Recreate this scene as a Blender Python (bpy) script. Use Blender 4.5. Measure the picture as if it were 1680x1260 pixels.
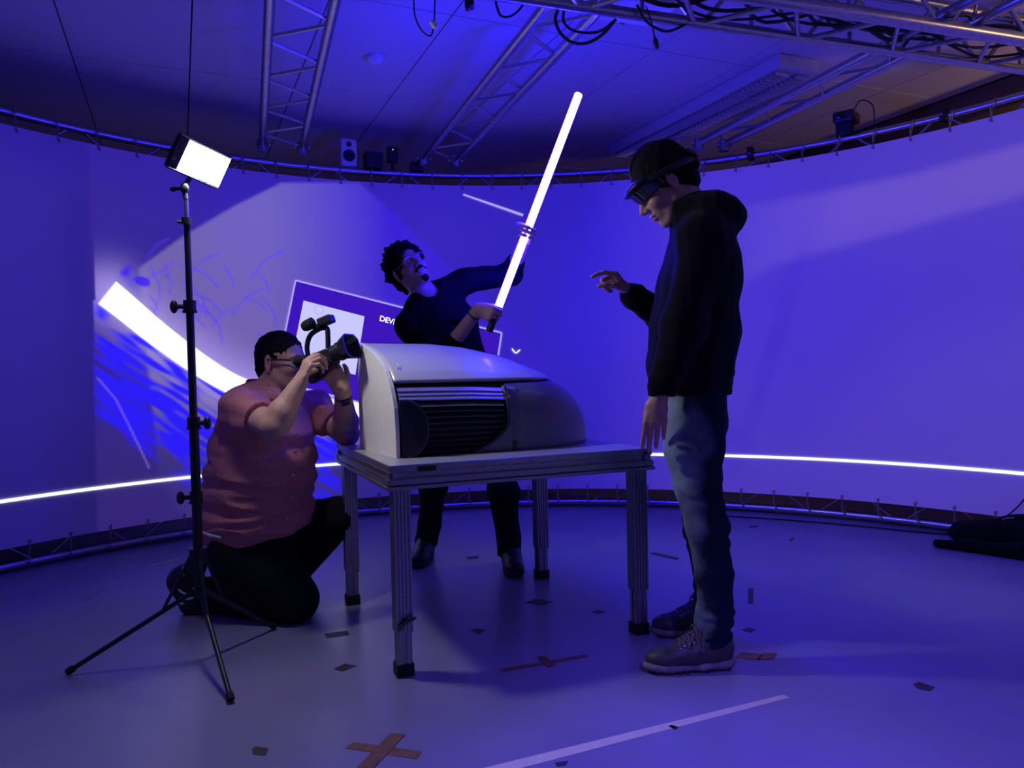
import bpy, bmesh, math, random
import numpy as np
from mathutils import Vector, Matrix

for _o in list(bpy.data.objects): bpy.data.objects.remove(_o)
SC = bpy.context.scene
COL = SC.collection
PI = math.pi

# ---------------------------------------------------------------- camera
FOC = 1262.0
_p, _r = math.radians(.95), math.radians(1.26)
EYE = np.array([0, 0, 1.02])
FW = np.array([0, math.cos(_p), -math.sin(_p)])
_u0 = np.array([0, math.sin(_p), math.cos(_p)])
_x0 = np.array([1., 0, 0])
RT = math.cos(_r)*_x0 - math.sin(_r)*_u0
UP = math.sin(_r)*_x0 + math.cos(_r)*_u0
cam = bpy.data.cameras.new('camera'); cam_o = bpy.data.objects.new('camera', cam); COL.objects.link(cam_o)
cam.sensor_fit = 'HORIZONTAL'; cam.sensor_width = 36; cam.lens = 36*FOC/1680
cam.clip_start = .05; cam.clip_end = 60
_m = Matrix.Identity(4)
for i in range(3):
    _m[i][0] = RT[i]; _m[i][1] = UP[i]; _m[i][2] = -FW[i]; _m[i][3] = EYE[i]
cam_o.matrix_world = _m
SC.camera = cam_o

# ---------------------------------------------------------------- world, exposure, room lights
SC.view_settings.view_transform = 'Standard'; SC.view_settings.look = 'None'
SC.view_settings.gamma = 1; SC.view_settings.use_curve_mapping = False
SC.view_settings.exposure = 0.0
w = bpy.data.worlds.new('world'); SC.world = w; w.use_nodes = True
w.node_tree.nodes['Background'].inputs[0].default_value = (.2, .0, 1, 1)
w.node_tree.nodes['Background'].inputs[1].default_value = .004

def light(name, kind, loc, aim, color, power, size=.1, size_y=None, spot=60, blend=.3, spread=None):
    l = bpy.data.lights.new(name, kind); l.color = color; l.energy = power
    if kind == 'AREA':
        l.size = size
        if size_y: l.shape = 'RECTANGLE'; l.size_y = size_y
        if spread: l.spread = math.radians(spread)
    else:
        l.shadow_soft_size = size
    if kind == 'SPOT': l.spot_size = math.radians(spot); l.spot_blend = blend
    o = bpy.data.objects.new(name, l); COL.objects.link(o); o.location = loc
    o.rotation_euler = (Vector(aim)-Vector(loc)).to_track_quat('-Z', 'Y').to_euler()
    return o
SABER_E = (2.4, 1.25, 185.0)      # the blue tube's light
PANEL_E = 180.0                  # the white panel's light
# projector hung high washes the right of the screen in blue
light('projector_beam_right', 'SPOT', (2.1, .9, 2.40), (2.9, 4.5, 1.0), (.20, .12, 1), 42, .03, spot=80, blend=.6)
light('ceiling_fill', 'SPOT', (-.9, .4, 1.5), (-1.1, 1.3, 2.8), (.20, .08, 1), 26, .2, spot=92, blend=.7)  # unseen blue fill added to brighten the left ceiling
light('floor_fill', 'SPOT', (.9, .1, 2.4), (.60, 1.50, 0), (.17, .09, 1), 330, .06, spot=48, blend=1)  # unseen blue fill added to brighten the near floor
# daylight-warm lamp in the next bay of the hall, over the top of the screen on the right
light('bay_lamp', 'SPOT', (4.3, 3.3, 1.9), (2.2, 4.8, 2.85), (1, .60, .28), 60, .12, spot=120, blend=.5)

light('bay_lamp_high', 'SPOT', (3.95, 2.7, 2.62), (1.6, 3.6, 2.6), (1, .62, .28), 20, .08, spot=42, blend=.6)

# ---------------------------------------------------------------- pixel helpers (image taken as 1680 x 1260)
def ray(x, y): return FW + (x-840)/FOC*RT + (630-y)/FOC*UP
def P(x, y, Y):
    d = ray(x, y); return EYE + d*(Y/d[1])
def PZ(x, y, z):
    d = ray(x, y); return EYE + d*((z-EYE[2])/d[2])
CX, CY, RS = .11, 2.50, 3.20          # the round screen
def PS(x, y, R=RS):
    d = ray(x, y); a = d[0]**2+d[1]**2; ox, oy = EYE[0]-CX, EYE[1]-CY
    b = 2*(d[0]*ox+d[1]*oy); c = ox*ox+oy*oy-R*R
    t = (-b+math.sqrt(b*b-4*a*c))/2/a
    return EYE + d*t

# ---------------------------------------------------------------- materials
MATS = {}
def mat(name, col, rough=.6, metal=0, emit=None, es=1, noise=None, bump=0, bscale=40, spec=.5, coat=0, wear=None, sheen=0):
    m = bpy.data.materials.new(name); m.use_nodes = True; MATS[name] = m
    nt = m.node_tree; b = nt.nodes['Principled BSDF']
    b.inputs['Base Color'].default_value = (*col, 1); b.inputs['Roughness'].default_value = rough
    b.inputs['Metallic'].default_value = metal; b.inputs['Specular IOR Level'].default_value = spec
    b.inputs['Coat Weight'].default_value = coat; b.inputs['Sheen Weight'].default_value = sheen
    if emit: b.inputs['Emission Color'].default_value = (*emit, 1); b.inputs['Emission Strength'].default_value = es
    tc = nt.nodes.new('ShaderNodeTexCoord')
    if noise:                      # (scale, second colour, stretch)
        sc, c2, st = noise
        mp = nt.nodes.new('ShaderNodeMapping'); mp.inputs['Scale'].default_value = st
        nt.links.new(tc.outputs['Object'], mp.inputs[0])
        n = nt.nodes.new('ShaderNodeTexNoise'); n.inputs['Scale'].default_value = sc; n.inputs['Detail'].default_value = 6
        nt.links.new(mp.outputs[0], n.inputs['Vector'])
        r = nt.nodes.new('ShaderNodeValToRGB')
        r.color_ramp.elements[0].position = .35; r.color_ramp.elements[1].position = .65
        r.color_ramp.elements[0].color = (*col, 1); r.color_ramp.elements[1].color = (*c2, 1)
        nt.links.new(n.outputs[0], r.inputs[0]); nt.links.new(r.outputs[0], b.inputs['Base Color'])
    if bump:
        n2 = nt.nodes.new('ShaderNodeTexNoise'); n2.inputs['Scale'].default_value = bscale; n2.inputs['Detail'].default_value = 4
        nt.links.new(tc.outputs['Object'], n2.inputs['Vector'])
        bp = nt.nodes.new('ShaderNodeBump'); bp.inputs['Strength'].default_value = bump; bp.inputs['Distance'].default_value = .01
        nt.links.new(n2.outputs[0], bp.inputs['Height']); nt.links.new(bp.outputs[0], b.inputs['Normal'])
    return m

M_floor = mat('grey_vinyl', (.22, .21, .36), .30, noise=(2.2, (.27, .26, .43), (1, 1, 1)), bump=.06, bscale=14)
M_ceil = mat('ceiling_board', (.60, .55, .60), .85, noise=(60, (.65, .60, .65), (1, 1, 1)), bump=.1, bscale=220)
M_gap = mat('ceiling_joint', (.05, .05, .05), .9)
M_wall = mat('hall_wall', (.10, .07, .05), .9)
M_alu = mat('brushed_aluminium', (.55, .55, .56), .30, 1, noise=(30, (.40, .40, .42), (1, 1, 8)), bump=.03, bscale=60)
M_alu2 = mat('table_aluminium', (.38, .38, .39), .36, .9, noise=(40, (.28, .28, .30), (1, 1, 6)), bump=.05, bscale=90)
M_black = mat('black_plastic', (.012, .012, .014), .45)
M_blackg = mat('gloss_black', (.01, .01, .013), .12, coat=.6)
M_rub = mat('black_rubber', (.01, .01, .01), .8)
M_cable = mat('black_cable', (.008, .008, .01), .5)
M_strap = mat('grey_lacing', (.30, .30, .32), .7)
M_white = mat('white_plastic', (.75, .75, .74), .4)
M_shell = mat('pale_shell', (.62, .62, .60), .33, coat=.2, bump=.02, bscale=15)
M_shell2 = mat('shell_lower_shaded', (.20, .20, .21), .38, coat=.1, bump=.02, bscale=15)  # same shell as above, its shade painted in as darker grey
M_fit = mat('light_fitting_enamel', (.58, .56, .56), .5)
M_cream = mat('cut_foam_board', (.90, .88, .78), .85, noise=(60, (.84, .82, .72), (1, 1, 1)), bump=.1, bscale=120)
M_dark = mat('dark_grille', (.02, .02, .022), .35, noise=(8, (.03, .03, .03), (1, 1, 1)))
M_slat = mat('grille_slat', (.06, .06, .065), .35, .3)
M_lite = mat('silver_slat', (.5, .5, .52), .3, .6)
M_skin = mat('skin', (.52, .29, .21), .5, noise=(30, (.60, .36, .27), (1, 1, 1)), bump=.08, bscale=180)
M_hair = mat('dark_hair', (.008, .006, .006), .7, spec=.12, bump=.4, bscale=160)
M_hood = mat('dark_navy_fleece', (.007, .005, .010), .95, spec=.12, bump=.15, bscale=300, sheen=.05)
M_black_cloth = mat('black_cloth', (.006, .006, .008), .9, spec=.12, bump=.2, bscale=200)
M_tshirt = mat('black_jersey', (.005, .005, .006), .9, spec=.12, bump=.1, bscale=200)
M_pants = mat('dark_trousers', (.010, .011, .016), .9, spec=.12, bump=.15, bscale=200)
M_shoe = mat('worn_grey_leather', (.035, .033, .032), .5, noise=(18, (.06, .055, .055), (1, 1, 1)), bump=.2, bscale=60)
M_sole = mat('dirty_white_sole', (.28, .27, .24), .8, noise=(40, (.16, .15, .14), (1, 1, 1)))
M_dsole = mat('dark_sole', (.03, .03, .03), .8)
M_lace = mat('grey_lace', (.12, .11, .11), .7)
M_red = mat('dark_red_band', (.22, .01, .015), .5)
M_tapeB = mat('brown_tape', (.14, .06, .035), .5, noise=(20, (.22, .10, .06), (1, 1, 1)), bump=.3, bscale=60)
M_tapeD = mat('dark_tape', (.03, .025, .03), .5, noise=(30, (.05, .035, .035), (1, 1, 1)))
M_tapeW = mat('white_tape', (.72, .68, .58), .55, noise=(30, (.66, .62, .52), (1, 1, 1)))
M_lens = mat('lens_glass', (.005, .005, .01), .03, coat=1)
M_silver = mat('silver_print', (.8, .8, .8), .3, .3)
M_steel = mat('steel', (.5, .5, .5), .3, 1)

def node_mat_shirt():
    m = mat('salmon_dotted_shirt', (.54, .21, .22), .85, spec=.12, bump=.12, bscale=250)
    nt = m.node_tree; b = nt.nodes['Principled BSDF']; tc = nt.nodes.new('ShaderNodeTexCoord')
    v = nt.nodes.new('ShaderNodeTexVoronoi'); v.inputs['Scale'].default_value = 85; v.inputs['Randomness'].default_value = .45
    nt.links.new(tc.outputs['Object'], v.inputs['Vector'])
    r = nt.nodes.new('ShaderNodeValToRGB'); r.color_ramp.interpolation = 'CONSTANT'
    r.color_ramp.elements[0].color = (.16, .04, .06, 1); r.color_ramp.elements[1].color = (.54, .21, .22, 1); r.color_ramp.elements[1].position = .19
    nt.links.new(v.outputs['Distance'], r.inputs[0]); nt.links.new(r.outputs[0], b.inputs['Base Color']); return m
M_shirt = node_mat_shirt()
def node_mat_denim():
    m = mat('washed_denim_lit_front', (.025, .045, .09), .85, spec=.12, bump=.2, bscale=220)
    # patchy wash, plus lamp-lit fronts and shaded backs painted in along the legs
    nt = m.node_tree; b = nt.nodes['Principled BSDF']; N = nt.nodes.new; Lk = nt.links.new
    tc = N('ShaderNodeTexCoord'); sp = N('ShaderNodeSeparateXYZ'); Lk(tc.outputs['Object'], sp.inputs[0])
    n = N('ShaderNodeTexNoise'); n.inputs['Scale'].default_value = 9; n.inputs['Detail'].default_value = 5; Lk(tc.outputs['Object'], n.inputs['Vector'])
    a = N('ShaderNodeMath'); a.operation = 'MULTIPLY_ADD'; Lk(sp.outputs['X'], a.inputs[0]); a.inputs[1].default_value = -6.0; a.inputs[2].default_value = DENIM_X
    c = N('ShaderNodeMath'); c.operation = 'MULTIPLY_ADD'; Lk(n.outputs[0], c.inputs[0]); c.inputs[1].default_value = 1.3; Lk(a.outputs[0], c.inputs[2])
    r = N('ShaderNodeValToRGB'); r.color_ramp.elements[0].position = .35; r.color_ramp.elements[1].position = 1.0
    r.color_ramp.elements[0].color = (.008, .013, .035, 1); r.color_ramp.elements[1].color = (.26, .34, .42, 1)
    Lk(c.outputs[0], r.inputs[0]); Lk(r.outputs[0], b.inputs['Base Color'])
    return m
DENIM_X = -.15
M_denim = node_mat_denim()
def emit_mat(name, col, strength=1, sample=True):
    m = bpy.data.materials.new(name); m.use_nodes = True; nt = m.node_tree; nt.nodes.clear()
    o = nt.nodes.new('ShaderNodeOutputMaterial'); e = nt.nodes.new('ShaderNodeEmission')
    e.inputs[0].default_value = (*col, 1); e.inputs[1].default_value = strength
    nt.links.new(e.outputs[0], o.inputs[0])
    if not sample:
        try: m.cycles.emission_sampling = 'NONE'
        except Exception: pass
    return m

# ---------------------------------------------------------------- objects
OFF = {}
def prop(o, label=None, cat=None, group=None, kind=None):
    for k, v in (('label', label), ('category', cat), ('group', group), ('kind', kind)):
        if v: o[k] = v
    return o
def root(name, loc, label, cat, group=None):
    o = bpy.data.objects.new(name, None); COL.objects.link(o); o.location = [float(v) for v in loc]
    o.empty_display_size = .1
    OFF[o.name] = np.array(loc, float); return prop(o, label, cat, group)
class MB:
    def __init__(s): s.v = []; s.f = []; s.n = 0
    def add(s, vs, fs):
        b = s.n; s.v.extend([tuple(map(float, q)) for q in vs]); s.n += len(vs)
        s.f.extend([tuple(b+i for i in f) for f in fs]); return s
    def box(s, c, sz, ax=None):
        c = np.array(c, float); ax = np.eye(3) if ax is None else np.array(ax, float)
        vs = [c+ax[0]*sz[0]/2*i+ax[1]*sz[1]/2*j+ax[2]*sz[2]/2*k for k in (-1, 1) for j in (-1, 1) for i in (-1, 1)]
        return s.add(vs, [(0, 2, 3, 1), (4, 5, 7, 6), (0, 1, 5, 4), (2, 6, 7, 3), (0, 4, 6, 2), (1, 3, 7, 5)])
    def tube(s, pts, r, n=10, cap=True):
        pts = [np.array(p, float) for p in pts]; m = len(pts)
        rs = r if hasattr(r, '__len__') else [r]*m
        vs = []; prev = None
        for i, p in enumerate(pts):
            t = pts[min(i+1, m-1)]-pts[max(i-1, 0)]; t = t/(np.linalg.norm(t)+1e-12)
            if prev is None:
                a = np.array([0, 0, 1.]) if abs(t[2]) < .9 else np.array([1., 0, 0])
            else: a = prev
            a = a-t*np.dot(a, t); a /= np.linalg.norm(a)+1e-12; b = np.cross(t, a); prev = a
            for k in range(n):
                q = 2*PI*k/n; vs.append(p+rs[i]*(a*math.cos(q)+b*math.sin(q)))
        fs = [(i*n+k, i*n+(k+1) % n, (i+1)*n+(k+1) % n, (i+1)*n+k) for i in range(m-1) for k in range(n)]
        if cap: fs += [tuple(range(n-1, -1, -1)), tuple(range((m-1)*n, m*n))]
        return s.add(vs, fs)
    def prism(s, poly, a, b):      # poly: list of 3-D points, extruded by vector b-a
        d = np.array(b, float)-np.array(a, float); n = len(poly)
        vs = [np.array(p, float) for p in poly]+[np.array(p, float)+d for p in poly]
        return s.add(vs, [tuple(range(n-1, -1, -1)), tuple(range(n, 2*n))]+[(i, (i+1) % n, n+(i+1) % n, n+i) for i in range(n)])
    def ball(s, c, r, n=12, ax=None):
        c = np.array(c, float); r = np.array(r if hasattr(r, '__len__') else [r]*3, float); ax = np.eye(3) if ax is None else np.array(ax)
        vs = []; m = n//2
        for i in range(1, m):
            a = PI*i/m
            for k in range(n):
                q = 2*PI*k/n; l = np.array([math.sin(a)*math.cos(q), math.sin(a)*math.sin(q), math.cos(a)])*r
                vs.append(c+l @ ax)
        vs += [c+np.array([0, 0, r[2]]) @ ax, c-np.array([0, 0, r[2]]) @ ax]
        T = (m-1)*n; fs = [(i*n+k, (i+1)*n+k, (i+1)*n+(k+1) % n, i*n+(k+1) % n) for i in range(m-2) for k in range(n)]
        fs += [(T, k, (k+1) % n) for k in range(n)]+[(T+1, (m-2)*n+(k+1) % n, (m-2)*n+k) for k in range(n)]
        return s.add(vs, fs)
    def grid(s, G):                # G: [i][j] 3-D points
        a, b = len(G), len(G[0])
        return s.add([p for r_ in G for p in r_], [(i*b+j, (i+1)*b+j, (i+1)*b+j+1, i*b+j+1) for i in range(a-1) for j in range(b-1)])
def obj(name, mb, m, parent=None, smooth=True, bevel=0, solid=0, auto=True):
    if isinstance(mb, MB): V = np.array(mb.v, float).reshape(-1, 3); F = mb.f
    else: V, F = mb
    if parent is not None: off = OFF[parent.name]
    else:
        lo, hi = V.min(0), V.max(0); off = np.array([(lo[0]+hi[0])/2, (lo[1]+hi[1])/2, lo[2]])
    me = bpy.data.meshes.new(name)
    if isinstance(F, np.ndarray):
        me.vertices.add(len(V)); me.vertices.foreach_set('co', (V-off).astype(np.float32).ravel())
        nf = len(F); me.loops.add(nf*4); me.loops.foreach_set('vertex_index', F.astype(np.int32).ravel())
        me.polygons.add(nf); me.polygons.foreach_set('loop_start', np.arange(0, nf*4, 4, dtype=np.int32))
        me.update(calc_edges=True)
    else:
        me.from_pydata([tuple(q) for q in (V-off)], [], F)
        bm = bmesh.new(); bm.from_mesh(me); bmesh.ops.recalc_face_normals(bm, faces=bm.faces); bm.to_mesh(me); bm.free()
    me.validate()
    me.materials.append(m)
    if smooth:
        me.polygons.foreach_set('use_smooth', [True]*len(me.polygons))
        if auto:
            try: me.set_sharp_from_angle(angle=math.radians(38))
            except Exception: pass
    o = bpy.data.objects.new(name, me); COL.objects.link(o)
    if parent is not None: o.parent = parent
    else: o.location = [float(v) for v in off]
    if solid:
        sm = o.modifiers.new('thickness', 'SOLIDIFY'); sm.thickness = solid; sm.offset = -1
    if bevel:
        bv = o.modifiers.new('bevel', 'BEVEL'); bv.width = bevel; bv.segments = 2; bv.limit_method = 'ANGLE'
    OFF[o.name] = off; return o
def smooth_path(pts, n=8):
    pts = [np.array(p, float) for p in pts]; q = [pts[0]*2-pts[1]]+pts+[pts[-1]*2-pts[-2]]; out = []
    for i in range(1, len(q)-2):
        for k in range(n):
            t = k/n; a, b, c, d = q[i-1], q[i], q[i+1], q[i+2]
            out.append(.5*((2*b)+(-a+c)*t+(2*a-5*b+4*c-d)*t*t+(-a+3*b-3*c+d)*t**3))
    return out+[pts[-1]]
def nrm(v): v = np.array(v, float); return v/np.linalg.norm(v)
# ---------------------------------------------------------------- room shell
D1 = np.array([-math.sin(math.radians(23.4)), math.cos(math.radians(23.4)), 0])   # ceiling grid and hall direction
D2 = np.array([D1[1], -D1[0], 0])
T1 = np.array([-math.sin(math.radians(18.8)), math.cos(math.radians(18.8)), 0])   # truss direction
T2 = np.array([T1[1], -T1[0], 0])
CZ = 2.81
def struct(name, mb, m, label=None, **k):
    o = obj(name, mb, m, **k); o['kind'] = 'structure'; return o
struct('floor', MB().box((.3, 2.5, -.05), (11, 11.5, .1), [D2, D1, (0, 0, 1)]), M_floor, smooth=False)
# ceiling boards: .6 m wide, 1.2 m long, dark joints between
ceil_mb = MB(); off2 = None
A0 = np.array([-1.333*1.79, 2.386*1.79, 0])            # a joint crossing
w_, l_ = .6, 1.2
n_al = np.dot(A0, D1); n_ac = np.dot(A0, D2)
ac_lim = np.dot(np.array([3.06, 5.11, 0]), D2)         # the boards end at the right-hand soffit
for i in range(-9, 12):
    for j in range(-5, 4):
        a0, a1 = n_ac+i*w_, n_ac+(i+1)*w_
        if a0 >= ac_lim: continue
        a1 = min(a1, ac_lim)
        b0, b1 = n_al+j*l_, n_al+(j+1)*l_
        c = D2*(a0+a1)/2+D1*(b0+b1)/2
        ceil_mb.box((c[0], c[1], CZ+.01), (a1-a0-.008, b1-b0-.008, .02), [D2, D1, (0, 0, 1)])
co = struct('ceiling', ceil_mb, M_ceil, smooth=False)
gap = obj('ceiling_joint', MB().box((.2, 2.5, CZ+.035), (11.5, 12, .03), [D2, D1, (0, 0, 1)]), M_gap, parent=co, smooth=False)
def wallbox(name, a0, a1, b0, b1, z0=0, z1=2.85, m=M_wall):
    c = D2*(a0+a1)/2+D1*(b0+b1)/2
    return struct(name, MB().box((c[0], c[1], (z0+z1)/2), (a1-a0, b1-b0, z1-z0), [D2, D1, (0, 0, 1)]), m, smooth=False)
wallbox('wall_back', -5.8, 6.3, 7.4, 7.5)
wallbox('wall_left', -5.3, -5.2, -3.0, 7.4)
wallbox('wall_right', 5.7, 5.8, -3.0, 7.4)
wallbox('wall_front', -5.2, 5.7, -3.1, -3.0)
wallbox('trim_1', ac_lim, ac_lim+.4, -3, 7.4, 2.62, 2.80)    # dark soffit where the boards stop

# ---------------------------------------------------------------- the round screen
Z0, Z1 = .14, 2.39
def cyl(th, z, R=RS): return np.array([CX+R*math.cos(th), CY+R*math.sin(th), z])
def to_px(V):
    d = V-EYE; k = d @ FW
    return 840+FOC*(d @ RT)/k, 630-FOC*(d @ UP)/k, k
rng = np.random.RandomState(5)
def waves(X, Y, sx, sy, n=14, seed=1, ang=0):
    r = np.random.RandomState(seed); c, s = math.cos(ang), math.sin(ang)
    u = (X*c+Y*s)/sx; v = (-X*s+Y*c)/sy; o = 0*X
    for i in range(n):
        a = r.uniform(0, 2*PI); k = r.uniform(.5, 2.2)
        o = o+np.sin(k*(u*math.cos(a)+v*math.sin(a))*2+r.uniform(0, 6.3)+1.2*np.sin(k*.7*(v*math.cos(a)-u*math.sin(a))+i))/k**.6
    return o/n**.5
def inpoly(X, Y, poly, soft=4.0):
    ins = np.zeros(X.shape, bool); dm = np.full(X.shape, 1e9); n = len(poly)
    for i in range(n):
        (x0, y0), (x1, y1) = poly[i], poly[(i+1) % n]
        c = ((y0 > Y) != (y1 > Y)) & (X < (x1-x0)*(Y-y0)/((y1-y0) or 1e-9)+x0); ins ^= c
        dx, dy = x1-x0, y1-y0; t = np.clip(((X-x0)*dx+(Y-y0)*dy)/(dx*dx+dy*dy), 0, 1)
        dm = np.minimum(dm, np.hypot(X-x0-t*dx, Y-y0-t*dy))
    return np.clip(.5+np.where(ins, dm, -dm)/soft/2, 0, 1)
def dseg(X, Y, pl):
    dm = np.full(X.shape, 1e9)
    for (x0, y0), (x1, y1) in zip(pl[:-1], pl[1:]):
        dx, dy = x1-x0, y1-y0; t = np.clip(((X-x0)*dx+(Y-y0)*dy)/(dx*dx+dy*dy), 0, 1)
        dm = np.minimum(dm, np.hypot(X-x0-t*dx, Y-y0-t*dy))
    return dm
ARC = [(176, 480), (207, 505), (245, 537), (285, 568), (330, 600), (375, 627), (420, 645), (470, 660), (540, 668), (600, 672)]
def picture(X, Y):
    """the picture thrown on the screen, with room light painted in at right, as seen in the photograph; linear RGB"""
    def mix(E, c, a): return E*(1-a[:, None])+np.array(c)[None]*a[:, None]
    E = np.tile(np.array([.006, .0, .17]), (len(X), 1))
    left = inpoly(X, Y, [(-400, 0), (140, 0), (160, 900), (160, 1260), (-400, 1260)], 1.5)
    E = mix(E, (.020, .008, .060), 1-np.clip((X-700)/300, 0, 1))
    wedge = inpoly(X, Y, [(228, 440), (300, 388), (385, 338), (462, 300), (590, 300), (640, 345), (740, 440), (860, 545), (925, 640), (950, 760), (900, 900), (330, 900), (260, 780)], 3)
    g = np.clip((X-440)/200, 0, 1); wc = np.array([.22, .26, .24])[None]*(1-g[:, None])+np.array([.030, .0, .34])[None]*g[:, None]
    g2 = np.clip((X-700)/200, 0, 1)[:, None]; wc = wc*(1-g2)+np.array([.014, .0, .16])[None]*g2
    lo = np.clip((Y-640)/130, 0, 1)[:, None]; wc = wc*(1-lo*.75)
    E = E*(1-wedge[:, None])+wc*wedge[:, None]
    lowl = inpoly(X, Y, [(150, 640), (250, 700), (330, 760), (330, 900), (150, 900)], 25); E = mix(E, (.035, .028, .13), lowl*.7)
    d = dseg(X, Y, ARC)
    gl = np.exp(-(d/46)**2)*(X > 155); E = mix(E, (.62, .75, 1.0), gl*.8)
    # brushed blue swathe under the arc
    sw = inpoly(X, Y, [(156, 500), (190, 500), (260, 560), (350, 625), (430, 668), (560, 690), (560, 830), (360, 820), (290, 785), (245, 748), (200, 712), (156, 680)], 10)
    br = waves(X, Y, 46, 5, 16, 3, math.radians(34))+.5*waves(X, Y, 30, 16, 12, 8, math.radians(30))
    edge = inpoly(X, Y, [(156, 540), (200, 590), (300, 640), (430, 720), (560, 730), (560, 800), (360, 790), (245, 735), (156, 668)], 35)
    a = sw*np.clip(.25+.85*edge+.75*br, 0, 1); E = mix(E, (.010, .0, 1.25), a)
    up = np.clip(waves(X, Y, 24, 12, 14, 9, math.radians(30))-.15, 0, 1)*inpoly(X, Y, [(205, 450), (235, 418), (270, 430), (262, 470), (225, 470)], 12)
    E = mix(E, (.05, .01, .95), np.clip(up*3, 0, .95))
    r = np.random.RandomState(11)
    for k in range(26):            # thin pale-blue scribbles
        x, y = r.uniform(230, 440), r.uniform(430, 600)
        if y > 470+(x-200)*.62: y -= 90
        L = r.uniform(25, 80); an = r.choice([.9, 1.15, .35, -.9]); q = [(x, y), (x+L*math.cos(an)*.6, y+L*math.sin(an)*.6), (x+L*math.cos(an+.2), y+L*math.sin(an+.2))]
        E = mix(E, (.12, .05, 1.3), np.clip(1.4-dseg(X, Y, q)/1.6, 0, 1)*.55)
    E = mix(E, (.35, .33, .8), np.clip(1.3-dseg(X, Y, [(160, 620), (190, 655), (215, 705), (245, 768)])/1.8, 0, 1)*.6)
    # right-hand part: diagonal wedge of room light and shade below, painted as emission
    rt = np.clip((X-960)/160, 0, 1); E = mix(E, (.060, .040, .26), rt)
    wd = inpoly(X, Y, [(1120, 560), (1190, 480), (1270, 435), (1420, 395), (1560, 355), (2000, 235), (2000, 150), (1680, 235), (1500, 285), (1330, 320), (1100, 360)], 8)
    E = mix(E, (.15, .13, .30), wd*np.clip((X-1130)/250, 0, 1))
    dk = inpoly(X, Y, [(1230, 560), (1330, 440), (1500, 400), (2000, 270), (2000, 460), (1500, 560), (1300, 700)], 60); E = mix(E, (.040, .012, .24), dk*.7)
    E = mix(E, (.006, .002, .030), left)
    vg = np.clip((150-X)/150, 0, 1)*np.clip((Y-300)/400, 0, 1); E = E*(1-.45*vg[:, None])
    return np.clip(E, 0, 3)*np.array([.62, .40, .62])
nth, nz = 1300, 320
TH0, TH1 = math.radians(-62), math.radians(222)
ths = np.linspace(TH0, TH1, nth); zs = np.linspace(Z0, Z1, nz)
TT, ZZ = np.meshgrid(ths, zs, indexing='ij')
V = np.stack([CX+RS*np.cos(TT), CY+RS*np.sin(TT), ZZ], -1).reshape(-1, 3)
ii = np.arange(nth*nz).reshape(nth, nz)
Fq = np.stack([ii[:-1, :-1], ii[:-1, 1:], ii[1:, 1:], ii[1:, :-1]], -1).reshape(-1, 4)
scr = root('projection_screen', (CX, CY+RS, Z0), 'tall curved white projection screen wrapping around the room, showing a blue picture', 'screen')
fab = obj('screen_fabric', (V, Fq), mat('screen_cloth', (.58, .555, .64), .9), scr, auto=False)
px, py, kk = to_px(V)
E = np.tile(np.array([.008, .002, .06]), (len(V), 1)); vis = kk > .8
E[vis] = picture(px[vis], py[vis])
at = fab.data.color_attributes.new('picture_and_wall_light', 'FLOAT_COLOR', 'POINT')
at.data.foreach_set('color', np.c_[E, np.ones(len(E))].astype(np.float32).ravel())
nt = fab.data.materials[0].node_tree; an = nt.nodes.new('ShaderNodeAttribute'); an.attribute_name = 'picture_and_wall_light'
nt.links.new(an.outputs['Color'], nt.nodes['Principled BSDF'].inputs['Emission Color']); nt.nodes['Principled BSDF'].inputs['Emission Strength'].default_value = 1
try: fab.data.materials[0].cycles.emission_sampling = 'NONE'
except Exception: pass
nt.nodes['Principled BSDF'].inputs['Specular IOR Level'].default_value = .2

M_glow = emit_mat('projected_white', (.97, .97, 1), 1.15)
M_line = emit_mat('projected_line', (.90, .92, 1), 1.25)
M_thin = emit_mat('projected_thin_line', (.42, .36, .95), 1.0)
M_pblue = emit_mat('projected_blue', (.045, .008, .50), 1.0)
M_pwhite = emit_mat('projected_pale', (.50, .50, .85), 1.15)
def patch(name, cols, m, R, label=None):       # cols: list of (pixel pair) across the strip
    G = []
    for a, b in cols: G.append([PS(a[0]*(1-t)+b[0]*t, a[1]*(1-t)+b[1]*t, R) for t in np.linspace(0, 1, 5)])
    return obj(name, MB().grid(G), m, scr)
def strip(pl, w0, w1=None, n=6):
    w1 = w0 if w1 is None else w1; q = smooth_path([(x, y, 0) for x, y in pl], n) if len(pl) > 2 else [np.array([pl[0][0]*(1-t)+pl[1][0]*t, pl[0][1]*(1-t)+pl[1][1]*t, 0]) for t in np.linspace(0, 1, 9)]
    out = []
    for i, p in enumerate(q):
        t = q[min(i+1, len(q)-1)]-q[max(0, i-1)]; nn = np.array([-t[1], t[0]])/np.hypot(t[0], t[1]); ww = (w0+(w1-w0)*i/(len(q)-1))/2
        out.append(((p[0]-nn[0]*ww, p[1]-nn[1]*ww), (p[0]+nn[0]*ww, p[1]+nn[1]*ww)))
    return out
patch('projected_light_arc', strip(ARC, 47, 24), M_glow, RS-.004, 'bright white arc of the projected picture')
# level white line running round the screen
G = [[cyl(t, z, RS-.005) for z in (.386, .404)] for t in np.linspace(TH0, TH1, 220)]
obj('projected_level_line', MB().grid(G), M_line, scr)
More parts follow.
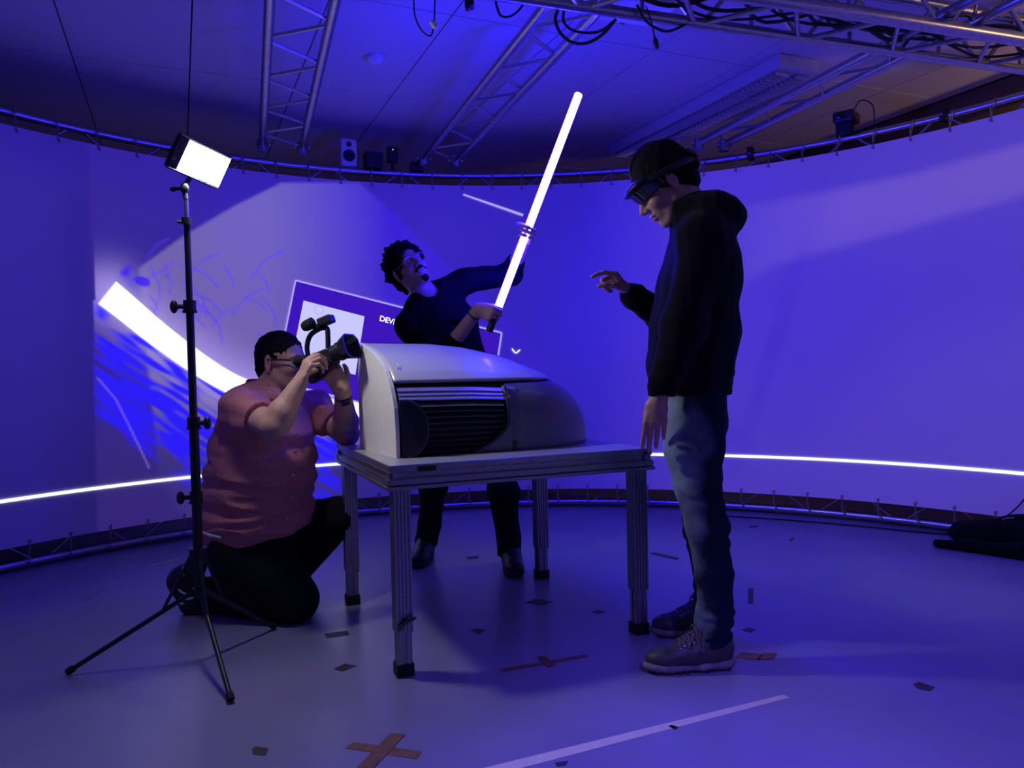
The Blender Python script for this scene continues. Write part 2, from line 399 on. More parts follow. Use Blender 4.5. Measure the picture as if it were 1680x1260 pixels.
# framed panel with the pale picture and the lettering
def quadp(name, q, m, R, n=10):
    G = [[PS(*( (np.array(q[0])*(1-s)+np.array(q[1])*s)*(1-t)+(np.array(q[3])*(1-s)+np.array(q[2])*s)*t ), R) for t in np.linspace(0, 1, n)] for s in np.linspace(0, 1, n)]
    return obj(name, MB().grid(G), m, scr)
Q = [(485, 460), (823, 546), (797, 713), (452, 625)]
quadp('projected_panel', Q, M_pblue, RS-.004, 16)
for i in range(4):
    patch('projected_frame_line', strip([Q[i], Q[(i+1) % 4]], 2.6), M_thin, RS-.007)
quadp('projected_photo', [(498, 493), (598, 519), (583, 615), (479, 588)], M_pwhite, RS-.006)
patch('projected_ring_mark', strip([(523+7.5*math.cos(a), 508+7.5*math.sin(a)) for a in np.linspace(0, 2*PI, 17)], 1.0, 1.0, 2), M_thin, RS-.009)
patch('projected_streak', strip([(760, 319), (858, 353)], 2.5, 4.2), M_thin, RS-.005)
patch('projected_tick_mark', strip([(840, 572), (846, 579), (853, 574)], 1.8, 1.8, 3), M_line, RS-.006)
# lettering DEVICE, partly behind the man
cu = bpy.data.curves.new('t', 'FONT'); cu.body = 'DEVICE'; cu.size = 1; cu.resolution_u = 3; cu.space_character = .95; cu.offset = .018
to = bpy.data.objects.new('t', cu); COL.objects.link(to)
dg = bpy.context.evaluated_depsgraph_get(); tm = bpy.data.meshes.new_from_object(to.evaluated_get(dg))
tv = []; ca, sa = math.cos(.262), math.sin(.262)
for v in tm.vertices:
    x, y = v.co.x*13.0, v.co.y*13.0+v.co.x*0
    tv.append(PS(622+x*ca+y*sa*.6, 526+x*sa-y*ca, RS-.008))
mb = MB(); mb.add(tv, [tuple(p.vertices) for p in tm.polygons])
bpy.data.objects.remove(to); bpy.data.curves.remove(cu)
obj('projected_lettering', mb, M_line, scr, smooth=False)

# ---------------------------------------------------------------- ring trusses and lacing
RR = RS+.055
def arc_pts(R, z, n=150, a0=TH0-.02, a1=TH1+.02): return [cyl(t, z, R) for t in np.linspace(a0, a1, n)]
def ring(z_lo, z_hi, label, seed):
    t = root('ring_truss', (CX, CY+RR, z_lo-.025), label, 'truss')
    for z in (z_lo, z_hi): obj('chord', MB().tube(arc_pts(RR, z), .024, 12), M_alu, t)
    n = 62; aa = np.linspace(TH0, TH1, n)
    for i in range(n-1):
        z_a, z_b = (z_lo, z_hi) if i % 2 else (z_hi, z_lo)
        obj('brace', MB().tube([cyl(aa[i]+.008, z_a, RR), cyl(aa[i+1]-.008, z_b, RR)], .008, 6), M_alu, t)
    return t
ring_top = ring(2.31, 2.475, 'curved aluminium ladder truss holding the top edge of the round screen', 1)
ring_bot = ring(.035, .19, 'curved aluminium ladder truss on the floor under the screen hem', 2)
for zz, (za, zb) in (('top', (2.365, 2.50)), ('bottom', (.165, .012))):
    for i, t in enumerate(np.linspace(math.radians(-8), math.radians(192), 52)):
        mb = MB(); dt = .0025
        mb.tube([cyl(t, za, RS-.004), cyl(t+dt, (za+zb)/2, RS-.004 if zz == 'bottom' else RS-.002), cyl(t-dt, zb, RR-.028)], .0032, 5)
        mb.tube([cyl(t+dt*1.5, za, RS-.004), cyl(t-dt, zb+.01*(1 if zz == 'bottom' else -1), RR-.026)], .0025, 5)
        mb.ball(cyl(t, za, RS-.004), .007, 8)
        obj('lacing_tie', mb, M_strap, scr)

# ---------------------------------------------------------------- straight trusses
def ladder(name, p0, length, direction, side, width, label, r=.024, pitch=.24, z=2.56):
    t = root(name, (*(p0[:2]), z-r), label, 'truss')
    a, b = np.array([*p0[:2], z]), np.array([*p0[:2], z])+side*width
    for c in (a, b):
        obj('chord', MB().tube([c, c+direction*length], r, 14), M_alu, t)
        for e in (.0,):
            obj('end_clamp', MB().tube([c+direction*.05+np.array([0, 0, -.045]), c+direction*.05+np.array([0, 0, .03])], .034, 10).ball(c+direction*.05+side*.045, .014).ball(c+direction*.05-side*.045, .014), M_alu, t)
    n = int(length/pitch)
    for i in range(n):
        q0, q1 = (a, b) if i % 2 else (b, a)
        obj('brace', MB().tube([q0+direction*(i*pitch+.07), q1+direction*((i+1)*pitch+.03)], .0085, 7), M_alu, t)
    return t
e1 = PZ(430, 240, 2.56); ladder('ladder_truss', e1, 4.2, -T1, T2, .255, 'aluminium ladder truss overhead, left one near the lit lamp')
e2 = PZ(693, 263, 2.56); e2b = e2+T2*.0; ladder('ladder_truss', e2, 2.75, -T1, T2, .235, 'dim blue-lit aluminium ladder truss overhead, left of the glowing tube')
e3 = PZ(1140, 237, 2.56); ladder('ladder_truss', e3, 3.2, -T1, T2, .20, 'aluminium ladder truss overhead beside the ceiling light fitting')
# the deep box truss across the top
B0 = np.array([.05, 3.07, 2.50])-T2*1.6; BL = 5.0; BN = -T1
bt = root('box_truss', (B0[0], B0[1], 2.47), 'deep box truss crossing overhead with cables lying in it', 'truss')
cor = {}
for nm, (dn, z) in {'a': (0, 2.50), 'b': (.27, 2.50), 'c': (0, 2.755), 'd': (.27, 2.755)}.items():
    cor[nm] = np.array([B0[0], B0[1], z])+BN*dn
    obj('chord', MB().tube([cor[nm], cor[nm]+T2*BL], .031 if nm in 'bd' else .024, 16), M_alu, bt)
pitch = .27
for i in range(int(BL/pitch)):
    for s0, s1 in (('a', 'c'), ('b', 'd'), ('a', 'b')):
        q0, q1 = (s0, s1) if i % 2 else (s1, s0)
        obj('brace', MB().tube([cor[q0]+T2*(i*pitch+.02), cor[q1]+T2*((i+1)*pitch-.02)], .011, 7), M_alu, bt)
    obj('brace', MB().tube([cor['a']+T2*(i*pitch), cor['c']+T2*(i*pitch)], .010, 7), M_alu, bt) if i % 2 == 0 else None
# cables lying in the box truss
rc = random.Random(4)
def topobj(name, mb, m, label, cat, group=None, **k): return prop(obj(name, mb, m, **k), label, cat, group)
descr = ['thick black cable sagging low along the box truss', 'black cable lying along the near chord of the box truss', 'thin black cable looping over the box truss', 'black cable run deep inside the box truss', 'black cable along the far chord of the box truss', 'loose black cable hanging through the box truss braces']
for c in range(6):
    pts = []; s0 = 1.9+rc.uniform(0, .6); s1 = 4.6+rc.uniform(-.4, .3); n = 9
    for i in range(n):
        s = s0+(s1-s0)*i/(n-1); pts.append(cor['a']+T2*s+BN*rc.uniform(.0, .25)+np.array([0, 0, .055+rc.uniform(-.035, .05)]))
    topobj('cable', MB().tube(smooth_path(pts, 6), .010-.0008*c, 8), M_cable, descr[c], 'cable', 'cables in the box truss')
def cable(pp, r, label, name='cable', m=M_cable, group=None):
    return topobj(name, MB().tube(smooth_path(pp, 8), r, 8), m, label, 'cable', group)
cable([P(812, -10, 3.1), P(815, 10, 3.1), P(822, 26, 3.1), P(836, 27, 3.1), P(850, 18, 3.12), P(862, 2, 3.15)], .005, 'short black cable loop hanging at the top edge left of the box truss')
cable([P(916, 14, 3.2), P(911, 32, 3.2), P(920, 55, 3.2), P(940, 70, 3.2), P(965, 70, 3.2), P(990, 55, 3.2), P(1010, 32, 3.2)], .007, 'large black cable loop hanging under the box truss')
cable([P(925, 16, 3.24), P(925, 36, 3.24), P(940, 50, 3.24), P(965, 54, 3.24), P(987, 50, 3.24), P(1008, 34, 3.24)], .006, 'inner black cable loop hanging under the box truss')
cable([P(1045, 8, 3.2), P(1060, 35, 3.2), P(1090, 51, 3.25), P(1115, 45, 3.3), P(1135, 30, 3.3)], .006, 'black cable draped just right of the large loops')
pl = root('plug_lead', P(1076, 78, 3.2), 'thin black lead hanging down and ending in a plug', 'cable')
obj('lead', MB().tube([P(1060, 10, 3.2), P(1070, 40, 3.2), P(1074, 64, 3.2)], .003, 6), M_cable, pl)
obj('plug', MB().tube([P(1074, 60, 3.2), P(1075, 66, 3.2), P(1077, 74, 3.2), P(1078, 80, 3.2)], [.004, .010, .011, .007], 10), M_black, pl)
pj = root('hanging_connector', P(712, 40, 2.9), 'thin looped wire hanging from the ceiling with a white connector', 'cable')
obj('wire', MB().tube(smooth_path([P(678, -30, 2.9), P(679, 10, 2.9), P(682, 30, 2.9), P(692, 50, 2.9), P(706, 59, 2.9), P(711, 45, 2.9), P(713, 20, 2.9), P(714, -30, 2.9)], 6), .0028, 6), M_cable, pj)
obj('connector', MB().tube([P(708, 36, 2.9), P(716, 47, 2.9)], .011, 12).ball(P(712, 40, 2.895), (.013, .011, .013)), M_white, pj)
topobj('truss_clamp', MB().box(P(770, 0, 3.0), (.035, .05, .06)).box(P(767, 8, 2.98), (.02, .03, .04)), M_black, 'small black clamp at the top edge above the glowing tube', 'clamp', bevel=.004)
# projector hung under the box truss, catching the tube's light
prj = root('projector', P(1050, 30, 3.35), 'pale projector hung under the box truss above the glowing tube', 'projector')
pc = P(1045, 22, 3.42); pc[2] = 2.63
obj('housing', MB().box(pc, (.30, .22, .09), [T2, T1, (0, 0, 1)]), M_white, prj, smooth=False, bevel=.012)
obj('lens', MB().tube([pc+T1*.10, pc+T1*.135], .035, 20), M_lens, prj)
obj('bracket', MB().tube([pc+np.array([0, 0, .03]), np.array([pc[0], pc[1], CZ])], .018, 10), M_black, prj)

# ceiling light fitting with louvre
fx0 = PZ(1312, 112, 2.74); fl = root('ceiling_light', (fx0[0], fx0[1], 2.72), 'long unlit ceiling light fitting with louvre, upper right', 'ceiling light')
L = 1.9; mid = fx0+D1*L/2; mid[2] = 2.77; W = .30
obj('housing', MB().box(mid, (W, L, .075), [D2, D1, (0, 0, 1)]), M_fit, fl, smooth=False, bevel=.004)
for s in (-.075, .075):
    obj('reflector', MB().box(mid+D2*s+np.array([0, 0, -.042]), (.10, L-.1, .012), [D2, D1, (0, 0, 1)]), M_alu, fl, smooth=False)
mb = MB()
for i in range(44):
    for s in (-.075, .075): mb.box(mid+D2*s+D1*(-L/2+.06+i*(L-.12)/43)+np.array([0, 0, -.055]), (.10, .006, .02), [D2, D1, (0, 0, 1)])
obj('louvre', mb, M_fit, fl, smooth=False)
# smoke detector
sd = PZ(615, 97, 2.795); mb = MB().tube([(sd[0], sd[1], 2.81), (sd[0], sd[1], 2.79), (sd[0], sd[1], 2.775), (sd[0], sd[1], 2.768)], [.05, .05, .036, .025], 24)
topobj('smoke_detector', mb, M_white, 'small round smoke detector on the ceiling', 'smoke detector')

# ---------------------------------------------------------------- gear on the top ring
def on_ring(px_, R=RR, z=2.50):
    a = PS(px_, 270, R); a[2] = z; return a
def ring_axes(p):
    o = nrm((p[0]-CX, p[1]-CY, 0)); return [np.array([-o[1], o[0], 0]), o, np.array([0, 0, 1.])]
p = on_ring(571); ax = ring_axes(p)
sp = root('loudspeaker', p, 'white loudspeaker standing on the top ring truss behind the lamp', 'speaker')
obj('cabinet', MB().box(p+np.array([0, 0, .095]), (.115, .10, .19), ax), M_white, sp, smooth=False, bevel=.015)
f_ = p-ax[1]*.052
obj('woofer', MB().tube([f_+np.array([0, 0, .068]), f_+np.array([0, 0, .068])-ax[1]*.006], .042, 24), M_black, sp)
obj('tweeter', MB().tube([f_+np.array([0, 0, .148]), f_+np.array([0, 0, .148])-ax[1]*.006], .018, 20), M_black, sp)
obj('power_light', MB().ball(f_+np.array([.045, 0, .012]), .004, 8), M_silver, sp)
p = on_ring(612); ax = ring_axes(p)
g = root('equipment_box', p, 'low dark equipment box on the top ring beside the loudspeaker', 'equipment')
obj('casing', MB().box(p+np.array([0, 0, .05]), (.12, .14, .10), ax), M_black, g, smooth=False, bevel=.006)
obj('lid', MB().box(p+np.array([0, 0, .106]), (.13, .12, .012), ax), M_slat, g, smooth=False, bevel=.003)
p = on_ring(644); ax = ring_axes(p)
g = root('tracking_sensor', p, 'upright black sensor with a tiny light on the top ring', 'sensor')
obj('casing', MB().box(p+np.array([0, 0, .11]), (.075, .06, .11), ax), M_black, g, smooth=False, bevel=.006)
obj('stem', MB().tube([p, p+np.array([0, 0, .07])], .012, 8), M_black, g)
obj('status_light', MB().ball(p+np.array([0, 0, .14])-ax[1]*.032, .004, 8), emit_mat('status_led', (.7, .7, 1), 2), g)
p = on_ring(683); ax = ring_axes(p)
g = root('clamp_bracket', p, 'dark clamp at the far end of the dim ladder truss', 'clamp')
obj('jaw', MB().box(p+np.array([0, 0, .03]), (.09, .08, .06), ax), M_black, g, smooth=False, bevel=.006)
obj('knob', MB().ball(p+np.array([.03, 0, .075]), .02, 10), M_black, g)
p = on_ring(1387, z=2.52); ax = ring_axes(p)
g = root('short_throw_projector', p, 'small grey projector clamped on the right top ring with curled cable', 'projector')
obj('casing', MB().box(p+np.array([0, 0, .085])-ax[0]*.01, (.13, .16, .07), ax), M_slat, g, smooth=False, bevel=.012)
obj('lens', MB().tube([p+np.array([0, 0, .085])-ax[1]*.07, p+np.array([0, 0, .085])-ax[1]*.10], .022, 16), M_lens, g)
obj('mount', MB().box(p+np.array([0, 0, .02]), (.10, .07, .09), ax), M_black, g, smooth=False, bevel=.008)
obj('cable', MB().tube(smooth_path([p+ax[0]*-.05+np.array([0, 0, .12]), p+ax[0]*-.10+np.array([0, 0, .18]), p+ax[0]*-.17+np.array([0, 0, .13]), p+ax[0]*-.18+np.array([0, 0, .0])], 6), .004, 6), M_cable, g)
for pxx, lab in ((1232, 'small black clamp on the top ring just right of the standing man'), (1551, 'small black clamp on the top ring near the right edge')):
    p = on_ring(pxx, RR-.01, 2.475); ax = ring_axes(p)
    g = root('ring_clamp', p-np.array([0, 0, .04]), lab, 'clamp')
    obj('jaw', MB().box(p+np.array([0, 0, .01]), (.04, .07, .085), ax), M_black, g, smooth=False, bevel=.006)
    obj('bolt', MB().tube([p-ax[1]*.03, p-ax[1]*.055], .008, 8), M_steel, g)

# ---------------------------------------------------------------- floor things
def fl_poly(name, pts, m, label, cat, group=None, h=.0012):
    q = [PZ(x, y, 0) for x, y in pts]; q = [np.array([a[0], a[1], .0002]) for a in q]
    return topobj(name, MB().prism(q, (0, 0, 0), (0, 0, h)), m, label, cat, group, smooth=False)
fl_poly('floor_tape', [(788, 1262), (850, 1262), (1296, 1145), (1285, 1140), (1245, 1150)], M_tapeW, 'long white tape line running across the floor at the bottom', 'tape')
cr = root('tape_cross', PZ(632, 1233, 0), 'brown tape cross on the floor at the bottom edge', 'tape')
q = lambda pts, z=.0002: [np.array([PZ(x, y, 0)[0], PZ(x, y, 0)[1], z]) for x, y in pts]
obj('tape_strip', MB().prism(q([(566, 1228), (580, 1218), (692, 1233), (684, 1246)]), (0, 0, 0), (0, 0, .001)), M_tapeB, cr, smooth=False)
obj('tape_strip', MB().prism(q([(640, 1204), (665, 1206), (612, 1262), (584, 1262)], .0014), (0, 0, 0), (0, 0, .001)), M_tapeB, cr, smooth=False)
cr = root('tape_cross', PZ(890, 1086, 0), 'faint brown tape cross lying in the shadow under the table', 'tape')
obj('tape_strip', MB().prism(q([(820, 1098), (822, 1103), (966, 1078), (962, 1074)]), (0, 0, 0), (0, 0, .001)), M_tapeB, cr, smooth=False)
obj('tape_strip', MB().prism(q([(880, 1078), (894, 1077), (912, 1092), (898, 1095)], .0014), (0, 0, 0), (0, 0, .001)), M_tapeB, cr, smooth=False)
fl_poly('floor_tape', [(1216, 1070), (1250, 1074), (1245, 1083), (1205, 1080)], M_tapeB, 'scrap of brown tape on the floor behind the standing man\'s near heel', 'tape')
fl_poly('floor_tape', [(1250, 1072), (1275, 1072), (1270, 1082), (1242, 1083)], M_tapeB, 'orange-brown tape end on the floor right of the standing man', 'tape')
G_ = 'dark tape scraps on the floor'
for pts, lab in [
    ([(532, 1040), (571, 1035), (573, 1042), (536, 1047)], 'dark tape scrap on the floor right of the kneeling knee'),
    ([(547, 1098), (566, 1089), (585, 1093), (562, 1102)], 'dark tape scrap on the floor left of the nearest table leg'),
    ([(413, 1230), (419, 1225), (440, 1228), (436, 1240), (415, 1238)], 'dark tape scrap nearest the bottom left'),
    ([(772, 1034), (785, 1031), (796, 1035), (784, 1040)], 'dark tape scrap on the floor under the front of the table'),
    ([(765, 914), (784, 912), (786, 916), (768, 918)], 'dark tape scrap on the floor behind the table legs'),
    ([(862, 989), (878, 983), (908, 987), (890, 993)], 'long dark tape scrap on the floor below the rear right table leg'),
    ([(970, 1004), (980, 1001), (992, 1004), (982, 1007)], 'dark tape scrap on the floor just left of the right table leg'),
    ([(1096, 1192), (1102, 1190), (1114, 1194), (1108, 1198)], 'tiny dark tape scrap beside the white tape line'),
    ([(910, 1252), (932, 1249), (928, 1256), (914, 1258)], 'dark tape scrap at the bottom edge under the white line'),
    ([(1498, 1123), (1508, 1119), (1534, 1128), (1526, 1134), (1506, 1130)], 'dark tape scrap alone on the right floor'),
    ([(1227, 966), (1236, 965), (1236, 990), (1227, 990)], 'upright purple-brown tape scrap behind the standing man'),
    ([(1217, 1034), (1228, 1030), (1240, 1033), (1230, 1038)], 'dark tape scrap between the standing man and his shadow'),
    ([(1066, 908), (1072, 906), (1115, 916), (1110, 919)], 'thin dark tape scrap on the floor behind the right table leg'),
    ([(1295, 885), (1304, 881), (1302, 886), (1296, 888)], 'speck of dark tape far back on the right floor'),
    ([(1228, 863), (1245, 862), (1244, 865), (1230, 866)], 'faint dark tape scrap close to the floor truss')]:
    fl_poly('tape_scrap', pts, M_tapeD, lab, 'tape', G_)
fl_poly('floor_tape', [(128, 985), (174, 962), (175, 966), (140, 986)], M_strap, 'faint pale tape mark on the floor at left', 'tape')
fl_poly('floor_tape', [(240, 928), (296, 915), (297, 919), (242, 932)], M_strap, 'faint pale tape mark behind the lamp stand', 'tape')
def PF(x, y, z=.006): return PZ(x, y, z)
cable([PF(1185, 846), PF(1280, 852), PF(1400, 862), PF(1500, 872), PF(1560, 876), PF(1600, 870)], .0055, 'thin black cable lying on the floor along the right ring truss')
a_, b_ = PS(1648, 850, RS-.03), PS(1690, 808, RS-.01)
cable([a_, (a_+b_)/2+np.array([.0, 0, -.01]), b_], .004, 'short black cable running up the screen hem at right')
# ---------------------------------------------------------------- solid-field modelling for bodies and cloth
class Field:
    def __init__(s, lo, hi, h):
        s.lo = np.array(lo, float); s.h = h; s.n = np.ceil((np.array(hi)-s.lo)/h).astype(int)+1
        s.d = np.full(s.n, .05, np.float32)
    def win(s, lo, hi, m):
        a = np.clip(np.floor((np.array(lo)-m-s.lo)/s.h).astype(int), 0, s.n); b = np.clip(np.ceil((np.array(hi)+m-s.lo)/s.h).astype(int)+1, 0, s.n)
        g = [(s.lo[i]+np.arange(a[i], b[i])*s.h).astype(np.float32) for i in range(3)]
        return tuple(slice(a[i], b[i]) for i in range(3)), g[0][:, None, None], g[1][None, :, None], g[2][None, None, :]
    def put(s, sl, d, k, op):
        o = s.d[sl]
        if o.size == 0: return
        if op == 'sub': d = -d; h = np.maximum(k-np.abs(o-d), 0)/k; s.d[sl] = np.maximum(o, d)+h*h*k/4
        elif op == 'int': s.d[sl] = np.maximum(o, d)
        else: h = np.maximum(k-np.abs(o-d), 0)/k; s.d[sl] = np.minimum(o, d)-h*h*k/4
    def cone(s, a, b, ra, rb=None, k=.012, op='u'):
        rb = ra if rb is None else rb; a = np.array(a, float); b = np.array(b, float); R = max(ra, rb)
        sl, X, Y, Z = s.win(np.minimum(a, b)-R, np.maximum(a, b)+R, k+.02)
        ab = b-a; L = np.dot(ab, ab)+1e-12
        t = np.clip(((X-a[0])*ab[0]+(Y-a[1])*ab[1]+(Z-a[2])*ab[2])/L, 0, 1)
        d = np.sqrt((X-a[0]-t*ab[0])**2+(Y-a[1]-t*ab[1])**2+(Z-a[2]-t*ab[2])**2)-(ra+(rb-ra)*t)
        s.put(sl, d, k, op); return s
    def econe(s, a, b, r0, r1, side, k=.02, op='u'):
        """tapered bar with oval section: r = (half width along side, half depth)"""
        a = np.array(a, float); b = np.array(b, float); ab = b-a; L = np.linalg.norm(ab)+1e-9; w = ab/L
        sd = np.array(side, float); sd = sd-w*np.dot(sd, w); sd /= np.linalg.norm(sd); n = np.cross(w, sd); R = max(*r0, *r1)
        sl, X, Y, Z = s.win(np.minimum(a, b)-R, np.maximum(a, b)+R, k+.02)
        dot = lambda v: (X-a[0])*v[0]+(Y-a[1])*v[1]+(Z-a[2])*v[2]
        al = dot(w); t = np.clip(al/L, 0, 1); q = al-t*L; ps = dot(sd); pn = dot(n)
        rs = r0[0]+(r1[0]-r0[0])*t; rn = r0[1]+(r1[1]-r0[1])*t; rm = np.minimum(rs, rn)
        k0 = np.sqrt((ps/rs)**2+(pn/rn)**2+(q/rm)**2); k1 = np.sqrt((ps/rs**2)**2+(pn/rn**2)**2+(q/rm**2)**2)+1e-9
        s.put(sl, k0*(k0-1)/k1, k, op); return s
    def ell(s, c, r, ax=None, k=.012, op='u'):
        c = np.array(c, float); ax = np.eye(3) if ax is None else np.array(ax, float); R = max(r)
        sl, X, Y, Z = s.win(c-R, c+R, k+.02)
        q = [((X-c[0])*a[0]+(Y-c[1])*a[1]+(Z-c[2])*a[2]) for a in ax]
        k0 = np.sqrt(sum((q[i]/r[i])**2 for i in range(3))); k1 = np.sqrt(sum((q[i]/r[i]**2)**2 for i in range(3)))+1e-9
        s.put(sl, k0*(k0-1)/k1, k, op); return s
    def chain(s, pts, rs, k=.012):
        for i in range(len(pts)-1): s.cone(pts[i], pts[i+1], rs[i], rs[i+1], k)
        return s
    def cut(s, p, n, box=None, k=.004):      # remove what lies on the side n points to (inside an optional sphere)
        p = np.array(p, float); n = nrm(n)
        if box is None: lo, hi = s.lo, s.lo+s.n*s.h
        else: lo, hi = p-box, p+box
        sl, X, Y, Z = s.win(lo, hi, 0)
        d = (X-p[0])*n[0]+(Y-p[1])*n[1]+(Z-p[2])*n[2]
        if box is not None:
            rr = np.sqrt((X-p[0])**2+(Y-p[1])**2+(Z-p[2])**2); d = np.where(rr < box, d, -1)
        s.d[sl] = np.maximum(s.d[sl], d); return s
    def mesh(s, disp=None):
        d = s.d; S = d < 0; n = d.shape
        cnt = np.zeros(tuple(x-1 for x in n), np.int8); cor = [(i, j, k) for i in (0, 1) for j in (0, 1) for k in (0, 1)]
        sh = lambda A, c: A[c[0]:n[0]-1+c[0], c[1]:n[1]-1+c[1], c[2]:n[2]-1+c[2]]
        for c in cor: cnt += sh(S, c)
        act = (cnt > 0) & (cnt < 8); I = np.argwhere(act); idx = np.full(act.shape, -1, np.int32); idx[act] = np.arange(len(I))
        val = {c: d[I[:, 0]+c[0], I[:, 1]+c[1], I[:, 2]+c[2]] for c in cor}
        acc = np.zeros((len(I), 3)); nn = np.zeros(len(I))
        for a in cor:
            for ax in range(3):
                if a[ax]: continue
                b = list(a); b[ax] = 1; b = tuple(b); va, vb = val[a], val[b]; m = (va < 0) != (vb < 0)
                t = np.where(m, va/np.where(m, va-vb, 1), 0); p = np.tile(np.array(a, float), (len(I), 1)); p[:, ax] += t
                acc += p*m[:, None]; nn += m
        V = s.lo+(I+acc/nn[:, None])*s.h
        Fs = []
        for ax in range(3):
            b = [0, 0, 0]; b[ax] = 1
            A = S[:n[0]-b[0], :n[1]-b[1], :n[2]-b[2]]; B = S[b[0]:, b[1]:, b[2]:]
            E = np.argwhere(A != B); u, v = [(1, 2), (2, 0), (0, 1)][ax]
            E = E[(E[:, u] > 0) & (E[:, v] > 0) & (E[:, u] < n[u]-1) & (E[:, v] < n[v]-1)]
            ins = A[E[:, 0], E[:, 1], E[:, 2]]
            def g(du, dv):
                q = E.copy(); q[:, u] += du; q[:, v] += dv; return idx[q[:, 0], q[:, 1], q[:, 2]]
            Qd = np.stack([g(-1, -1), g(0, -1), g(0, 0), g(-1, 0)], 1); Qd[~ins] = Qd[~ins][:, ::-1]
            Fs.append(Qd)
        F = np.concatenate(Fs)
        if disp is not None:
            J = np.clip(np.round((V-s.lo)/s.h).astype(int), 1, np.array(n)-2)
            G = np.stack([d[J[:, 0]+1, J[:, 1], J[:, 2]]-d[J[:, 0]-1, J[:, 1], J[:, 2]], d[J[:, 0], J[:, 1]+1, J[:, 2]]-d[J[:, 0], J[:, 1]-1, J[:, 2]], d[J[:, 0], J[:, 1], J[:, 2]+1]-d[J[:, 0], J[:, 1], J[:, 2]-1]], 1)
            G /= np.linalg.norm(G, axis=1)[:, None]+1e-9; V = V+G*disp(V)[:, None]
        return V, F
def wav3(V, sc, n=12, seed=0):
    r = np.random.RandomState(seed); q = V/np.array(sc); o = np.zeros(len(V))
    for i in range(n):
        k = r.normal(size=3)*1.0; o += np.sin(q @ k+r.uniform(0, 6.3)+1.5*np.sin(q @ r.normal(size=3)*.5+i))
    return o/math.sqrt(n)
def ridge(V, sc, seed=0): return 1-np.abs(wav3(V, sc, 8, seed))

# ---- body parts
def hand(F, W, f, n, left, sc=1.0, curl=((.1, .1, .1),)*4, thumb=(.5, .4, .3), rw=.027, k=.006, tspread=.7, spread=.03):
    """W wrist, f wrist-to-knuckle direction, n the way the palm faces; curl: (knuckle, middle, end) bends of index..little"""
    f = nrm(f); n = np.array(n, float); n = nrm(n-f*np.dot(n, f)); t = np.cross(n, f) if left else np.cross(f, n)
    W = np.array(W, float); tips = []
    F.econe(W-f*.01, W+f*.030*sc, (rw*1.05, rw*.72), (.034*sc, .016*sc), t, .012)
    F.econe(W+f*.028*sc, W+f*.078*sc, (.034*sc, .0155*sc), (.040*sc, .0125*sc), t, .012)
    ln = [(.044, .026, .021), (.048, .030, .022), (.044, .028, .021), (.035, .020, .018)]
    for i, off in enumerate((.030, .010, -.0105, -.030)):
        p = W+f*(.086-.004*abs(i-1)-(.008 if i == 3 else 0))*sc+t*off*sc; a = 0; r = (.0092, .0092, .0088, .0078)[i]*sc
        sp = spread*(1.4-i)
        F.cone(W+f*.055*sc+t*off*sc*.9, p, .010*sc, r*1.12, k)
        for j in range(3):
            a += curl[i][j]; d = nrm(f*math.cos(a)+n*math.sin(a)+t*sp*(1 if j == 0 else .5)); q = p+d*ln[i][j]*sc
            F.cone(p, q, r*(1.08 if j == 0 else 1-.05*j), r*(.95-.07*j), k*.6); p = q
        tips.append(p)
    p = W+f*.022*sc+t*.024*sc+n*.006; a = thumb[0]
    d = nrm(f*.62+t*tspread+n*a); q = p+d*.046*sc; F.cone(p, q, .0165*sc, .0115*sc, .012)
    d2 = nrm(d+n*thumb[1]+f*.25-t*thumb[1]*.5); q2 = q+d2*.032*sc; F.cone(q, q2, .0108*sc, .0098*sc, k)
    d3 = nrm(d2+n*thumb[2]+f*.1-t*thumb[2]*.6); q3 = q2+d3*.024*sc; F.cone(q2, q3, .0100*sc, .0080*sc, k*.6)
    return tips, q3
def head(F, o, f, u, sc=1.0, beard=False):
    f = nrm(f); u = np.array(u, float); u = nrm(u-f*np.dot(u, f)); l = np.cross(u, f); ax = [f, l, u]; o = np.array(o, float)
    L = lambda x, y, z: o+sc*(x*f+y*l+z*u); S = lambda *r: tuple(v*sc for v in r)
    F.ell(L(-.014, 0, .045), S(.100, .077, .087), ax, .02)
    F.ell(L(.042, 0, -.015), S(.058, .062, .088), ax, .03)
    for s in (1, -1):
        F.cone(L(.0, s*.055, -.045), L(.062, s*.022, -.098), .020*sc, .017*sc, .025)
        F.ell(L(.070, s*.036, -.022), S(.024, .022, .020), ax, .02)
        F.ell(L(.084, s*.026, .026), S(.014, .026, .010), ax, .012)
    F.ell(L(.078, 0, -.100), S(.020, .022, .018), ax, .02)
    F.ell(L(.080, 0, -.058), S(.022, .030, .026), ax, .02)
    for s in (1, -1): F.ell(L(.102, s*.032, .008), S(.016, .017, .012), ax, .01, 'sub'); F.ell(L(.084, s*.031, .008), S(.0135, .014, .012), ax, .003)
    F.cone(L(.092, 0, .020), L(.120, 0, -.022), .008*sc, .0125*sc, .014)
    for s in (1, -1): F.ell(L(.108, s*.013, -.028), S(.012, .009, .009), ax, .008)
    F.ell(L(.101, 0, -.054), S(.012, .025, .0062), ax, .004); F.ell(L(.098, 0, -.067), S(.012, .021, .0075), ax, .004)
    for s in (1, -1):
        A = [nrm(f*.9-l*s*.0+u*.0), nrm(l*s+f*-.35), u]; A[0] = nrm(np.cross(A[1], A[2]))
        F.ell(L(-.008, s*.080, .004), S(.021, .0085, .034), A, .006); F.ell(L(-.004, s*.090, .006), S(.011, .008, .022), A, .004, 'sub'); F.ell(L(.004, s*.081, -.006), S(.006, .006, .008), A, .003)
        F.ell(L(-.006, s*.080, -.027), S(.010, .007, .010), A, .005)
    return L, ax
